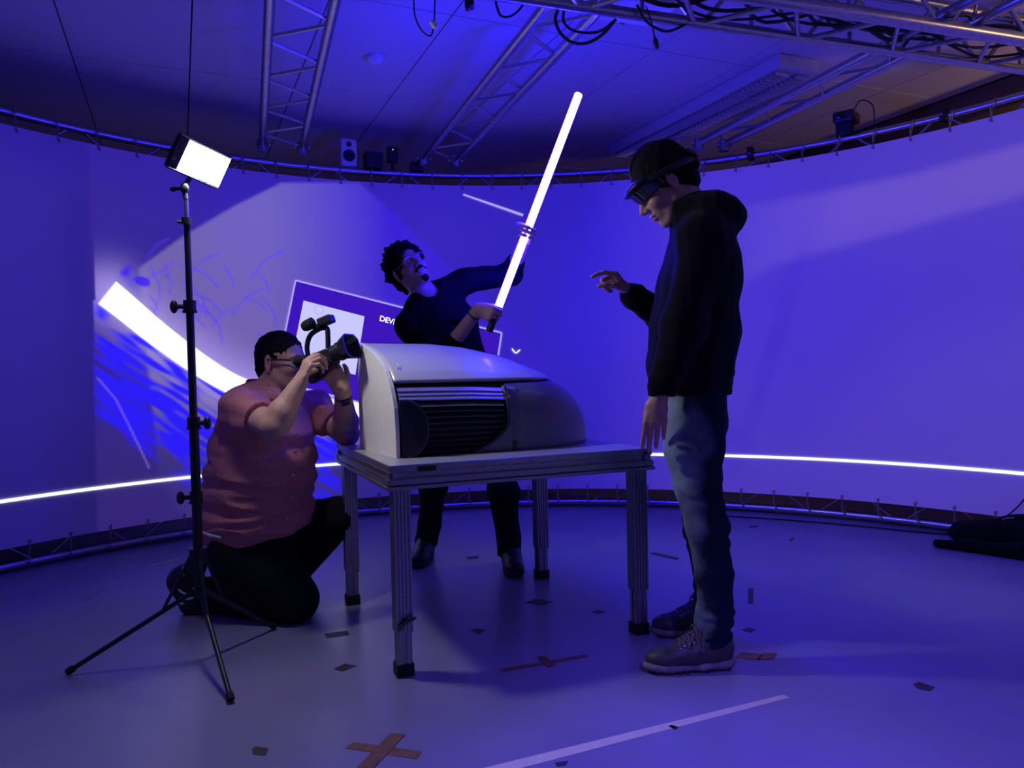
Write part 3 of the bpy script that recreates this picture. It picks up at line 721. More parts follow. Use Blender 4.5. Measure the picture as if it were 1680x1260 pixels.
def hair_mesh(L, ax, sc, h, cuts, puff=.010, amp=.006, extra=(), seed=2, fr=.014):
    c = L(-.02, 0, .04); F = Field(c-.19, c+.19, h)
    F.ell(L(-.018, 0, .052), (.100*sc+puff, .078*sc+puff, .086*sc+puff), ax, .02)
    F.ell(L(-.060, 0, -.010), (.052*sc+puff, .064*sc+puff*.6, .070*sc), ax, .03)
    for e in extra: F.ell(L(*e[0]), e[1], ax, .02)
    for cc, r in cuts: F.ell(L(*cc), r, ax, .008, 'sub')
    return F.mesh(lambda V: amp*wav3(V, (fr, fr, fr*1.6), 12, seed)+amp*.5*wav3(V, (fr*.4,)*3, 10, seed+1))
# ---------------------------------------------------------------- table (stage deck on four telescopic legs)
tu = np.array([.922, .387, 0]); tv_ = np.array([-.387, .922, 0]); tz = np.array([0, 0, 1.]); TA = [tu, tv_, tz]
TC = np.array([-.412, 2.535, 0]); TOP = .715; TW = 1.02; TD = .98
def T(a, b, z): return TC+tu*a+tv_*b+np.array([0, 0, z])
tb = root('stage_table', T(TW/2, TD/2, 0), 'aluminium stage table on four square legs, carrying the big white shell', 'table')
obj('deck', MB().box(T(TW/2, TD/2, TOP-.006), (TW-.012, TD-.012, .012), TA), mat('deck_board', (.42, .42, .44), .3, noise=(12, (.36, .36, .38), (1, 1, 1))), tb, smooth=False)
def rail(a0, b0, a1, b1, out):
    p0, p1 = T(a0, b0, 0), T(a1, b1, 0); c = (p0+p1)/2; d = nrm(p1-p0); Ln = np.linalg.norm(p1-p0); A = [d, out, tz]; mb = MB()
    for zc, hh, th, o in ((.703, .022, .034, 0), (.680, .026, .024, -.004), (.659, .018, .036, .002), (.640, .012, .046, .006)):
        mb.box(c-out*(.018-o)+tz*zc, (Ln+(.010 if o > 0 else 0), th, hh), A)
    for zz in (.692, .6695, .6495): mb.box(c+out*(.001)+tz*zz, (Ln, .004, .002), A)
    return obj('rail', mb, M_alu2, tb, smooth=False, bevel=.0012)
rail(0, 0, TW, 0, -tv_); rail(0, TD, TW, TD, tv_); rail(0, 0, 0, TD, -tu); rail(TW, 0, TW, TD, tu)
obj('maker_plate', MB().box(T(.13, -.003, .700), (.062, .004, .018), TA), M_black, tb, smooth=False)
obj('corner_bolt', MB().tube([T(TW-.03, -.0, .700), T(TW-.03, -.006, .700)], .006, 12), M_black, tb)
def leg(a, b, lever, zc):
    W = .058; 
    mb = MB(); c = T(a, b, 0)
    z0, z1 = zc, .635
    mb.box(c+tz*(z0+z1)/2, (W-.008, W-.008, z1-z0), TA)
    for s in (-1, 1):
        for i in range(5):
            o = (i-2)*.0125
            mb.box(c+tu*o+tv_*s*(W/2-.003)+tz*(z0+z1)/2, (.0085, .006, z1-z0), TA)
            mb.box(c+tv_*o+tu*s*(W/2-.003)+tz*(z0+z1)/2, (.006, .0085, z1-z0), TA)
    lg = obj('leg', mb, M_alu2, tb, smooth=False, bevel=.001)
    mb = MB(); mb.box(c+tz*(zc/2+.03), (.042, .042, zc), TA)
    for s in (-1, 1):
        for o in (-.014, .014):
            mb.box(c+tu*o+tv_*s*.0225+tz*(zc/2+.02), (.018, .005, zc-.03), TA); mb.box(c+tv_*o+tu*s*.0225+tz*(zc/2+.02), (.005, .018, zc-.03), TA)
    ob = obj('leg_extension', mb, M_alu2, lg, smooth=False, bevel=.001)
    obj('leg_foot', MB().box(c+tz*.0215, (.060, .060, .043), TA), M_rub, lg, smooth=False, bevel=.003)
    if lever:
        q = c+tz*(zc+.04)-tv_*.033
        obj('clamp_lever', MB().tube([q+tu*-.026+tz*-.026, q+tu*.0-tv_*.012+tz*.0, q+tu*.034-tv_*.014+tz*.012], [.006, .006, .005], 8).tube([q+tv_*.01, q-tv_*.014], .009, 10), M_slat, lg)
leg(.045, .045, True, .15); leg(.045, TD-.045, False, .147); leg(TW-.045, .045, False, .17); leg(TW-.045, TD-.045, False, .15)

# ---------------------------------------------------------------- the big moulded shell
dv = root('machine_shell', (-.35, 3.05, TOP), 'large moulded white machine shell with dark ribbed grille, standing on the table', 'machine shell')
db = np.array([-.406, 2.775, 0]); du = np.array([.922, .387, 0]); ds = np.array([-.45, .893, 0])
PROF = [(0.0, 0.0), (.0, .05), (.003, .12), (.012, .18), (.026, .215), (.048, .255), (.075, .288), (.11, .318), (.17, .352), (.25, .383), (.33, .405), (.41, .425), (.48, .438)]
ps = np.array(PROF); SD = .48
def hs(t): return float(np.interp(t, [-1, 0, .30, .45, .62, .75, .86, .93, .975, 1.0], [1, 1, .985, .95, .87, .765, .63, .46, .28, .02]))
def wsz(t): return 1.0 if t < .50 else max(.0, 1-((t-.50)/.5)**2.3)**.5
def D(t, s, h): return db+du*t*.957+ds*s+np.array([0, 0, TOP+h])
def prof(t, q, inset=0):      # q 0..1 along the profile
    i = q*(len(ps)-1); a = int(min(i, len(ps)-2)); fr = i-a; s, h = ps[a]*(1-fr)+ps[a+1]*fr
    s = SD-(SD-s-inset)*wsz(t); return D(t, s, max(0, h-inset*(h > .25))*hs(t))
def qs(t): return float(np.interp(min(.2755/max(hs(t), .02), .60), list(ps[:, 1])+[.60], [i/12 for i in range(13)]+[1.0]))
ts = list(np.linspace(.0, .5, 14))+list(.5+.5*np.sin(np.linspace(.05, PI/2, 34)))
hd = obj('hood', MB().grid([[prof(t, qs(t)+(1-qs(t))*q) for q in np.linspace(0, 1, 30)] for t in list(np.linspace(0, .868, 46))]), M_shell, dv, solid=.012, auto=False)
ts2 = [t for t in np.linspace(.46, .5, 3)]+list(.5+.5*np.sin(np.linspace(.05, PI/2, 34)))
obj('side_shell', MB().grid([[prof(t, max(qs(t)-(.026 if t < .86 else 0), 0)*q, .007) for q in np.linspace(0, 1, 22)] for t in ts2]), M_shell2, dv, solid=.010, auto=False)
# seam line on the side shell and rounded bezel of the grille
def front(t, h, out=0):       # point on the front face
    s = float(np.interp(h, ps[:, 1], ps[:, 0])); s = SD-(SD-s)*wsz(t); return D(t, s-out, h*hs(t))
def gr(h): return .435-.0*h-.16*max(0, (.13-h)/.13)**2.0     # right edge of the grille by height
bz = [front(.46+.0, .262, -.004)]+[front(gr(h)+.012, h, .002) for h in (.245, .22, .19, .16, .13, .10, .07, .045, .025, .012)]
obj('bezel', MB().tube(smooth_path(bz, 5), .004, 8), M_slat, dv)
G = []
for h in np.linspace(.0, .262, 22): G.append([front(gr(h)+.010+(.50-gr(h))*q, h, -.007) for q in np.linspace(0, 1, 8)])
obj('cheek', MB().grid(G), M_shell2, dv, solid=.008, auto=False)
obj('grille_backing', MB().grid([[front(t, h, -.05) for h in np.linspace(0, .27, 8)] for t in np.linspace(.004, .50, 8)]), M_dark, dv, solid=.006)
for h, m, o in ((.247, M_lite, -.012), (.231, M_lite, -.009), (.216, M_lite, -.005)):
    mb = MB(); G = [[front(t, h-.006+.012*q, o+.010*(1-q)) for q in (0, .5, 1)] for t in np.linspace(.006, .44, 12)]
    obj('trim_slat', mb.grid(G), m, dv, solid=.006, smooth=False)
for i in range(9):
    h = .018+i*.0215; te = gr(h)-.002
    G = [[front(t, h-.004+.010*q, -.004-.016*q) for q in (0, .5, 1)] for t in np.linspace(.075, te, 10)]
    obj('grille_slat', MB().grid(G), M_slat if i < 8 else M_lite, dv, solid=.004, smooth=False)
# black rounded end plate
pl_ = [front(.002, .004, .012), front(.002, .205, .012)]+[front(.002+.098*math.sin(a)**.8, .105+.100*math.cos(a), .012) for a in np.linspace(.12, PI-.12, 16)]
mb = MB().prism(pl_, (0, 0, 0), ds*.05); obj('end_plate', mb, M_dark, dv, smooth=False)
obj('end_plate_rim', MB().tube([front(.002+.102*math.sin(a)**.8, .105+.104*math.cos(a), .014) for a in np.linspace(.12, PI-.12, 22)], .0045, 8), M_slat, dv)
# cut cream end board and back
prf = [D(-.004, s, h) for s, h in PROF]+[D(-.004, SD, 0)]
obj('end_board', MB().prism(prf, du*0, du*-.014), M_cream, dv, smooth=False)
bk = [prof(t, 1) for t in ts]+[D(ts[-1], SD, 0), D(0, SD, 0)]
obj('back_board', MB().prism([b-ds*.006 for b in bk], (0, 0, 0), ds*-.008), M_dark, dv, smooth=False)
# seam groove under the hood
mb = MB().grid([[prof(t, qs(t)-.045+.05*q, .013) for q in (0, 1)] for t in list(np.linspace(.0, .86, 40))]); obj('seam', mb, M_dark, dv, solid=.004)
for r_, a0 in ((.011, 1.2), (.016, 1.0)):
    c0t, c0q = .030, .62
    pts = []
    for a in np.linspace(-a0, a0, 12):
        pts.append(prof(c0t+r_*math.cos(a)*1.2, c0q+r_*math.sin(a)*2.2)+np.array([-.0, -.0015, .0015]))
    obj('arc_emblem', MB().tube(pts, .0017, 5), M_silver, dv)

# ---------------------------------------------------------------- lamp on its stand
SB = np.array([-1.135, 2.745, 0])
st = root('lamp_stand', SB, 'bright white LED panel on a tall black tripod stand', 'lamp')
hp = P(328, 266, 2.74)
col_top = P(305, 318, 2.74)
base = PZ(319, 1000, .28); base = np.array([SB[0]+.0, SB[1], .0])
def SPt(z):
    f_ = (z-.0)/(col_top[2]); return np.array([base[0]+(col_top[0]-base[0])*f_, base[1]+(col_top[1]-base[1])*f_, z])
obj('pole', MB().tube([SPt(.235), SPt(.86)], .0165, 16), M_black, st)
obj('pole_middle', MB().tube([SPt(.84), SPt(1.28)], .0135, 14), M_black, st)
obj('pole_upper', MB().tube([SPt(1.26), SPt(col_top[2]-.09)], .0110, 14), M_black, st)
for z, s in ((.595, -1), (.86, 1), (1.275, -1)):
    c = SPt(z); cl = obj('collar', MB().tube([c-tz*.022, c+tz*.022], .022, 14).tube([c-tz*.022, c-tz*.014], .025, 14), M_black, st)
    obj('knob', MB().tube([c, c+np.array([s*.048, -.01, 0])], .008, 8).ball(c+np.array([s*.052, -.01, 0]), (.014, .014, .024)), M_black, cl)
c = SPt(.385); obj('upper_spider', MB().tube([c-tz*.028, c+tz*.028], .030, 14), M_black, st)
c2 = SPt(.255); obj('lower_spider', MB().tube([c2-tz*.014, c2+tz*.014], .024, 12), M_black, st)
for fx, fy, nm in ((110, 1103, 'l'), (379, 1148, 'r'), (450, 1028, 'b')):
    ft = PZ(fx, fy, .012); d = nrm((ft[0]-SB[0], ft[1]-SB[1], 0)); h0 = SPt(.255)+d*.022
    lg = obj('stand_leg', MB().tube([h0, ft], .0085, 10), M_black, st)
    obj('foot_cap', MB().tube([ft+(h0-ft)*.05, ft], .0125, 10), M_rub, lg)
    obj('brace', MB().tube([SPt(.385)+d*.026, h0+(ft-h0)*.25], .006, 8), M_black, lg)
c = SPt(col_top[2]-.05)
obj('spigot', MB().tube([c-tz*.045, c-tz*.03, c+tz*.03, c+tz*.05], [.007, .0085, .0075, .007], 12), M_steel, st)
obj('top_clamp', MB().tube([c-tz*.06, c-tz*.035], .017, 12).tube([c-tz*.05, c-tz*.05+np.array([-.03, -.01, 0])], .006, 8), M_black, st)
kh = P(303, 309, 2.74); obj('swivel', MB().ball(kh, (.015, .015, .022)).tube([kh, kh+np.array([-.034, -.01, -.004])], .006, 8).ball(kh+np.array([-.036, -.01, -.005]), (.013, .008, .009)).tube([kh-tz*.02, col_top-tz*.02], .009, 10), M_black, st)
pa = nrm((.132, .18, -.048)); pb = np.array([-.067, .019, -.113]); pb = nrm(pb-pa*np.dot(pb, pa)); pn = -np.cross(pa, pb)
if pn[1] > 0: pn = -pn
PA_ = [pa, pb, pn]
wl, hl = .204, .130
body = obj('panel_housing', MB().box(hp-pn*.014, (wl, hl, .026), PA_), M_black, st, smooth=False, bevel=.009)
obj('panel_rim', MB().tube([hp+pa*wl/2*x*.97+pb*hl/2*y*.95+pn*.001 for x, y in ((-1, -1), (1, -1), (1, 1), (-1, 1), (-1, -1))], .004, 8), M_blackg, body)
obj('control_strip', MB().box(hp-pa*(wl/2-.022)+pn*.0005, (.030, hl-.02, .003), PA_), M_blackg, body, smooth=False)
for i in range(3): obj('setting_light', MB().box(hp-pa*(wl/2-.012-.004*i)+pb*(.028-.006*i)+pn*.003, (.003, .003, .001), PA_), M_silver, body, smooth=False) if i < 2 else None
obj('diffuser', MB().box(hp+pa*.016+pn*.001, (wl-.046, hl-.022, .004), PA_), emit_mat('led_white', (1, .97, .93), PANEL_E), body, smooth=False)
obj('panel_arm', MB().tube([kh, hp-pn*.02+pb*.055], .009, 8), M_black, st)

# ---------------------------------------------------------------- the glowing tube
tA, tB = P(818, 503, 3.72), P(950, 153, 3.66)
sb = root('light_tube', tA, 'long glowing blue-white light tube held upright at a slant over the table', 'light tube')
ax_ = nrm(tB-tA)
obj('tube', MB().tube([tA, tB-ax_*.006, tB], [.0195, .0195, .014], 20), emit_mat('blue_tube_light', (SABER_E[0]/SABER_E[2], SABER_E[1]/SABER_E[2], 1), SABER_E[2]), sb)
obj('grip', MB().tube([tA-ax_*.13, tA-ax_*.002], .0175, 16), M_black, sb)

# ---------------------------------------------------------------- dark bag in the right corner
bgd = Field((1.9, 3.4, -.02), (3.4, 4.75, .40), .008)
for px_, py_, rx, rz, dz in ((1640, 893, .20, .075, .055), (1605, 889, .14, .055, .04), (1700, 904, .20, .11, .08), (1745, 916, .16, .12, .08)):
    c = PZ(px_, py_, 0); bgd.ell(c+np.array([0, .02, dz]), (rx, .12, rz), [nrm((.8, -.6, 0)), nrm((.6, .8, 0)), (0, 0, 1)], .05)
q0, q1, q2 = PZ(1538, 890, .03), PZ(1590, 896, .03), PZ(1680, 908, .03)
bgd.cone(q0, q1, .028, .032, .02); bgd.cone(q1, q2, .032, .05, .03)
bgd.cut((0, 0, .002), (0, 0, -1))
Vb, Fb = bgd.mesh(lambda V: .007*wav3(V, (.06, .06, .03), 12, 3)*(V[:, 2] > .015))
Vb[:, 2] = np.maximum(Vb[:, 2], .001)
bag = root('cloth_bag', PZ(1640, 888, 0), 'soft black bag heaped on the floor in the right corner by the screen', 'bag')
obj('cloth', (Vb, Fb), M_black_cloth, bag, auto=False)
c = PZ(1660, 900, 0)+np.array([.0, -.02, .155])
obj('buckle', MB().tube([c+np.array([.05*math.cos(a), -.02*math.cos(a), .014*math.sin(a)]) for a in np.linspace(0, 2*PI, 14)], .004, 6), M_steel, bag)
def grip(F, G, f, ax, left, sc=1.0, rad=.0195, curl=None, **k):
    ax = nrm(ax); f = np.array(f, float); f = nrm(f-ax*np.dot(f, ax))
    n = np.cross(f, ax) if left else np.cross(ax, f)
    W = np.array(G)-f*.083*sc-n*(rad+.013)
    c = curl or ((1.15, 1.25, .8), (1.2, 1.3, .8), (1.2, 1.3, .8), (1.15, 1.3, .8))
    hand(F, W, f, n, left, sc, c, thumb=(.85, .9, .6), tspread=.35, spread=0); return W
def shoe(par, heel, toe, width, M1, M2, laces=True, label=None, low=.0):
    """heel and toe on the floor"""
    heel = np.array(heel, float); toe = np.array(toe, float); heel[2] = toe[2] = low
    f = nrm(toe-heel); L = np.linalg.norm(toe-heel); s = np.array([-f[1], f[0], 0]); w = width/2; z = np.array([0, 0, 1.])
    q = lambda a, b, c: heel+f*a*L+s*b+z*c
    lo = np.minimum(heel, toe)-.12; hi = np.maximum(heel, toe)+.12; lo[2] = low-.02; hi[2] = low+.20
    U = Field(lo, hi, .0035)
    U.econe(q(.16, 0, .060), q(.45, 0, .058), (w*.80, .046), (w*.95, .046), s, .02); U.econe(q(.45, 0, .056), q(.80, 0, .046), (w*.95, .040), (w*.92, .030), s, .02)
    U.ell(q(.84, 0, .045), (.052, w*.86, .032), [f, s, z], .02); U.cone(q(.20, 0, .07), q(.24, 0, .118), .050, .046, .025); U.cone(q(.30, 0, .085), q(.62, 0, .06), .040, .034, .03)
    U.ell(q(.12, 0, .075), (.036, .034, .045), [f, s, z], .02); U.cut(q(.25, 0, .128), (0, 0, 1)); U.cut(q(.5, 0, .020), (0, 0, -1))
    o = obj('shoe', U.mesh(lambda V: .0012*wav3(V, (.02, .02, .02), 10, 4)), M1, par, auto=False)
    if label: o['label'] = label
    S = Field(lo, hi, .0035)
    S.econe(q(.14, 0, .022), q(.40, 0, .020), (w*.86, .024), (w*.88, .018), s, .02); S.econe(q(.40, 0, .018), q(.78, 0, .020), (w*.90, .017), (w*1.02, .018), s, .02)
    S.ell(q(.86, 0, .024), (.058, w*.95, .022), [f, s, z], .02); S.ell(q(.10, 0, .028), (.040, w*.72, .026), [f, s, z], .02); S.ell(q(.52, 0, -.004), (.045, w*1.4, .012), [f, s, z], .01, 'sub')
    S.cut(q(.5, 0, .0005), (0, 0, -1)); S.cut(q(.5, 0, .036), (0, 0, 1))
    so = obj('sole', S.mesh(), M2, o, auto=False)
    T_ = MB()
    for i in range(11):
        a = .10+.08*i
        if .40 < a < .56: continue
        for e in (-1, 1): T_.box(q(a, e*w*(.62 if a < .3 or a > .8 else .78), .006), (.014, .012, .011), [f, s, z])
    obj('tread', T_, M_dsole, o, smooth=False)
    if laces:
        def sf(a, b, up=.003):      # point on the upper's skin
            p = q(a, b, 0); I = np.clip(np.round((p-U.lo)/U.h).astype(int), 0, U.n-1); col_ = U.d[I[0], I[1], :]; ok = np.where(col_ < 0)[0]
            zt = U.lo[2]+(ok[-1]+.5)*U.h if len(ok) else .06
            return np.array([p[0], p[1], zt+up])
        m = MB()
        for i in range(5):
            a = .44+.050*i
            for e in (-1, 1):
                m.tube(smooth_path([sf(a-.025, -e*.006), sf(a-.010, e*.014), sf(a, e*.030, .002), sf(a+.016, e*.026, .003), sf(a+.022, e*.004)], 4), .0030, 6)
                obj('eyelet', MB().ball(sf(a, e*.033, .0), (.006, .006, .005)), M_steel, o)
        k = sf(.425, 0, .006)
        for e in (-1, 1):
            m.tube(smooth_path([k, k+s*e*.024+f*.008+z*.010, sf(.44, e*.050, .004), sf(.40, e*.052, .004), k+s*e*.020-f*.006+z*.002, k], 6), .0028, 6)
            m.tube(smooth_path([k, sf(.40, e*.030, .006), sf(.37, e*.048, .004)], 5), .0028, 6)
            m.tube(smooth_path([k, sf(.47, e*.018, .008), sf(.53, e*.034, .005), sf(.56, e*.044, .004)], 5), .0028, 6)
        m.ball(k, .006, 8)
        obj('laces', m, M_lace, o)
    return o

# ================================================================ the standing man with the headset
near_heel, near_toe = PZ(1207, 1098, 0), PZ(1060, 1100, 0)
near_heel[1] = 2.60; near_toe[1] = 2.57
far_heel, far_toe = PZ(1190, 1040, 0), PZ(1073, 1043, 0)
pA = root('person', (near_heel+near_toe+far_heel+far_toe)/4, 'standing man in black hoodie and faded jeans wearing a headset, pointing with one finger', 'person')
Y0 = 2.72; fA = np.array([-1., 0, 0]); sA = np.array([0, 1., 0])
j = dict(nh=P(1136, 690, 2.64), nk=P(1160, 858, 2.625), na=P(1172, 1040, 2.60), fh=P(1136, 690, 2.81), fk=P(1152, 860, 2.86), fa=P(1165, 1005, 2.91),
         ns=P(1152, 392, 2.565), ne=P(1122, 535, 2.53), nw=P(1080, 655, 2.54), fs=P(1140, 394, 2.90), fe=P(1090, 527, 2.95), fw=P(1030, 479, 2.86))
hoA = P(1099, 298, 2.66); hoA[1] = Y0+.01
hf = nrm((-math.cos(.64), 0, -math.sin(.64))); hu = nrm((-math.sin(.64), 0, math.cos(.64)))
B = Field((-.05+.25, 2.38, .0), (.98, 3.08, 1.90), .0042)
LA, axA = head(B, hoA, hf, hu, 1.0)
nb = P(1155, 368, Y0)
B.cone(LA(-.03, 0, -.04), nb, .056, .066, .03)
B.econe(P(1152, 400, Y0), P(1143, 520, Y0), (.16, .09), (.145, .10), sA, .03); B.econe(P(1143, 520, Y0), P(1138, 665, Y0), (.14, .10), (.15, .10), sA, .03)
B.cone(nb, j['ns'], .05, .05, .04); B.cone(nb, j['fs'], .05, .05, .04)
B.chain([j['ns'], j['ne'], j['nw']], [.050, .040, .027], .02); B.chain([j['fs'], j['fe'], j['fw']], [.050, .040, .026], .02)
B.chain([j['nh'], j['nk'], j['na']], [.080, .052, .038], .02); B.chain([j['fh'], j['fk'], j['fa']], [.080, .052, .038], .02)
B.cone(j['na'], P(1150, 1078, 2.6), .036, .035, .02); B.cone(j['fa'], P(1130, 1030, 2.905), .036, .033, .02)
# hanging left hand, back of the hand turned to us
hand(B, j['nw'], (-.16, -.02, -1), (.25, 1, 0), True, 1.0, ((.25, .25, .1), (.30, .30, .1), (.34, .34, .15), (.38, .38, .2)), thumb=(.35, .3, .2), tspread=.15, rw=.026)
# raised right hand, first finger pointing left
hand(B, j['fw'], (-.64, -.04, .77), (-.77, -.12, -.63), False, 1.0, ((.75, .42, .12), (1.35, 1.35, .7), (1.4, 1.4, .7), (1.4, 1.4, .7)), thumb=(.55, .5, .3), tspread=.25, rw=.025, spread=.01)
obj('body', B.mesh(), M_skin, pA, auto=False)
# hoodie
H = Field((.20, 2.34, .85), (.98, 3.12, 1.72), .005)
rowsA = [(1150, 388, .19, .10), (1149, 420, .195, .118), (1146, 470, .195, .135), (1139, 535, .185, .148), (1133, 590, .175, .146), (1136, 640, .165, .130)]
for a, b in zip(rowsA[:-1], rowsA[1:]): H.econe(P(a[0], a[1], Y0), P(b[0], b[1], Y0), (a[2], a[3]), (b[2], b[3]), sA, .03)
H.cone(P(1160, 372, Y0), j['ns'], .085, .072, .05); H.cone(P(1155, 372, Y0), j['fs'], .085, .072, .05)
H.chain([j['ns'], j['ne'], P(1090, 630, 2.54)], [.074, .064, .048], .03); H.cone(P(1090, 630, 2.54), P(1085, 643, 2.54), .050, .040, .01)
cf = j['fw']+(j['fe']-j['fw'])*.10
H.chain([j['fs'], j['fe'], j['fw']+(j['fe']-j['fw'])*.18], [.070, .058, .040], .02); H.cone(j['fw']+(j['fe']-j['fw'])*.16, cf, .043, .036, .01)
H.ell(P(1166, 352, Y0), (.105, .150, .068), [nrm((1, 0, -.25)), sA, nrm((.25, 0, 1))], .04)
H.ell(P(1190, 362, Y0), (.052, .105, .055), [nrm((1, 0, -.9)), sA, nrm((.9, 0, 1))], .03)
H.ell(P(1118, 352, Y0), (.050, .085, .060), [nrm((1, 0, .9)), sA, nrm((-.9, 0, 1))], .03)
H.ell(LA(-.01, 0, .02), (.115, .084, .10), axA, .012, 'sub'); H.ell(LA(.04, 0, -.05), (.07, .06, .085), axA, .01, 'sub')
H.cut(P(1100, 646, Y0)-np.array([0, 0, .0]), (-.02, 0, -1))
def foldA(V):
    lowz = np.clip((1.25-V[:, 2])/.3, 0, 1)
    return .006*wav3(V, (.07, .07, .05), 10, 21)+.005*lowz*ridge(V, (.09, .09, .03), 4)+.004*ridge(V, (.03, .05, .16), 7)
hoodie = obj('hoodie', H.mesh(foldA), M_hood, pA, auto=False)
C_ = MB().tube([P(1088, 634, 2.54), P(1085, 645, 2.54)], .043, 18); obj('cuff', C_, M_hood, hoodie)
C_ = MB().tube([j['fw']+(j['fe']-j['fw'])*.20, cf], .039, 18); obj('cuff', C_, M_hood, hoodie)
# jeans
J = Field((.24, 2.42, .03), (.92, 3.05, 1.10), .005)
J.econe(P(1137, 630, Y0), P(1137, 690, Y0), (.155, .115), (.165, .112), sA, .03)
N_ = [(1138, 690, 2.645, .104), (1139, 735, 2.64, .100), (1145, 790, 2.635, .083), (1160, 860, 2.625, .073), (1172, 940, 2.615, .0655), (1173, 1000, 2.605, .058), (1168, 1044, 2.60, .060)]
for a, b in zip(N_[:-1], N_[1:]): J.cone(P(*a[:3]), P(*b[:3]), a[3], b[3], .02)
F_ = [(1138, 695, 2.80, .100), (1142, 780, 2.83, .085), (1152, 860, 2.86, .072), (1163, 930, 2.89, .064), (1165, 1005, 2.91, .058)]
for a, b in zip(F_[:-1], F_[1:]): J.cone(P(*a[:3]), P(*b[:3]), a[3], b[3], .02)
J.ell(P(1178, 690, 2.68), (.030, .05, .055), None, .015)
J.cut(P(1140, 1052, 2.6), (-.15, 0, -1))
kz = P(1160, 870, 2.62)[2]; az_ = P(1160, 1030, 2.6)[2]
def foldJ(V):
    z = V[:, 2]; kn = np.exp(-((z-kz)/.14)**2); an = np.exp(-((z-az_)/.07)**2)
    f1 = np.sin((z+.25*(V[:, 0]-.7)+.012*np.sin(V[:, 1]*45))/.0082+1.5*wav3(V, (.09, .09, .06), 8, 2))
    return .0045*kn*f1*(.5+.5*np.tanh(wav3(V, (.05, .05, .04), 8, 31)*2))+.006*an*np.sin((z-.2*V[:, 0])/.0075+2*wav3(V, (.05, .05, .04), 8, 5))+.004*wav3(V, (.05, .05, .09), 10, 8)
obj('jeans', J.mesh(foldJ), M_denim, pA, auto=False)
shoe(pA, near_heel, near_toe, .105, M_shoe, M_sole); shoe(pA, far_heel, far_toe, .10, M_shoe, M_sole)
obj('hair', hair_mesh(LA, axA, 1.0, .004, [((.085, 0, -.02), (.060, .10, .075)), ((-.005, .085, -.02), (.030, .02, .035)), ((-.005, -.085, -.02), (.034, .022, .040)), ((.02, -.06, -.09), (.09, .06, .06)), ((.02, .06, -.09), (.09, .06, .06))], .012, .0015, extra=[((-.03, 0, .10), (.08, .07, .05))]), M_hair, pA, auto=False)
# headset: curved visor, browpiece, band, rear housing
ringp = [LA(-.012+.118*math.cos(a)+.0, .098*math.sin(a), .055-.028*math.cos(a+PI)*0-.020*(1-math.cos(a))/1.0+.0) for a in np.linspace(-2.75, 2.75, 40)]
hs = obj('headset', MB().tube(ringp, .012, 8), M_black, pA)
VG = []
for a in np.linspace(-1.25, 1.25, 26):
    col = []
    for q in np.linspace(0, 1, 8):
        r_ = .146-.022*q; col.append(LA(-.022+r_*math.cos(a)*1.0+.002, (.102)*math.sin(a)*(1-.12*q), .060-.068*q*(1-.25*abs(a)/1.25)))
    VG.append(col)
obj('visor', MB().grid(VG), mat('smoked_visor', (.012, .012, .02), .08, coat=1), hs, solid=.004, auto=False)
Fv = Field(LA(.08, 0, .04)-.12, LA(.08, 0, .04)+.12, .004)
Fv.ell(LA(.082, 0, .060), (.056, .090, .022), axA, .01); Fv.ell(LA(-.0, 0, .05), (.098, .074, .12), axA, .004, 'sub')
obj('browpiece', Fv.mesh(), M_black, hs, auto=False)
Fv = Field(LA(-.13, 0, .02)-.09, LA(-.13, 0, .02)+.09, .004)
Fv.ell(LA(-.128, 0, .020), (.024, .058, .046), axA, .01)
obj('rear_housing', Fv.mesh(), M_blackg, hs, auto=False)
obj('top_strap', MB().tube(smooth_path([LA(.085, 0, .075), LA(.05, 0, .135), LA(-.02, 0, .158), LA(-.09, 0, .125), LA(-.125, 0, .05)], 6), [.009]*25, 8), M_black, hs)

# ================================================================ the kneeling cameraman
kc = PZ(420, 1000, 0)
pB = root('person', (kc[0], kc[1]+.1, 0), 'kneeling man in a salmon short-sleeved shirt filming with a camcorder held to his eye', 'person')
sB = nrm((.50, .86, 0)); nB = nrm((.86, -.50, 0))
k = dict(rs=P(394, 674, 3.13), re=P(450, 700, 2.97), rw=P(492, 628, 3.01), ls=P(517, 672, 3.44), le=P(569, 712, 3.38), lw=P(562, 642, 3.12),
         rh=P(408, 915, 3.28), rk=P(476, 962, 3.20), ra=P(335, 972, 3.34), lh=P(450, 870, 3.45), lk=P(552, 850, 3.44), la=P(480, 950, 3.60))
for q_ in ('rk',): k[q_][2] = max(k[q_][2], .085)
hoB = P(454, 598, 3.23)+np.array([.0, .08, 0]); fB = nrm((.92, -.38, .02)); uB = nrm((.05, .0, 1))
B = Field((-1.75, 2.80, .0), (-.50, 3.95, 1.36), .0045)
LB, axB = head(B, hoB, fB, uB, 1.04)
nbB = P(440, 655, 3.30)
B.cone(LB(-.025, 0, -.05), nbB, .068, .078, .03)
B.econe(P(430, 690, 3.3), P(420, 790, 3.32), (.19, .12), (.19, .15), sB, .04); B.econe(P(420, 790, 3.32), P(420, 880, 3.34), (.19, .16), (.18, .15), sB, .04)
B.cone(nbB, k['rs'], .06, .06, .05); B.cone(nbB, k['ls'], .06, .06, .05)
B.chain([k['rs'], k['re']], [.062, .055], .02)
mid = k['re']+(k['rw']-k['re'])*.3; B.chain([k['re'], mid, k['rw']], [.050, .053, .031], .02)
B.chain([k['ls'], k['le']], [.062, .052], .02); mid = k['le']+(k['lw']-k['le'])*.3; B.chain([k['le'], mid, k['lw']], [.050, .053, .031], .02)
B.chain([k['rh'], k['rk'], k['ra']], [.085, .06, .042], .02); B.chain([k['lh'], k['lk'], k['la']], [.10, .065, .045], .02)
camc = P(529, 590, 3.12)      # camcorder body centre
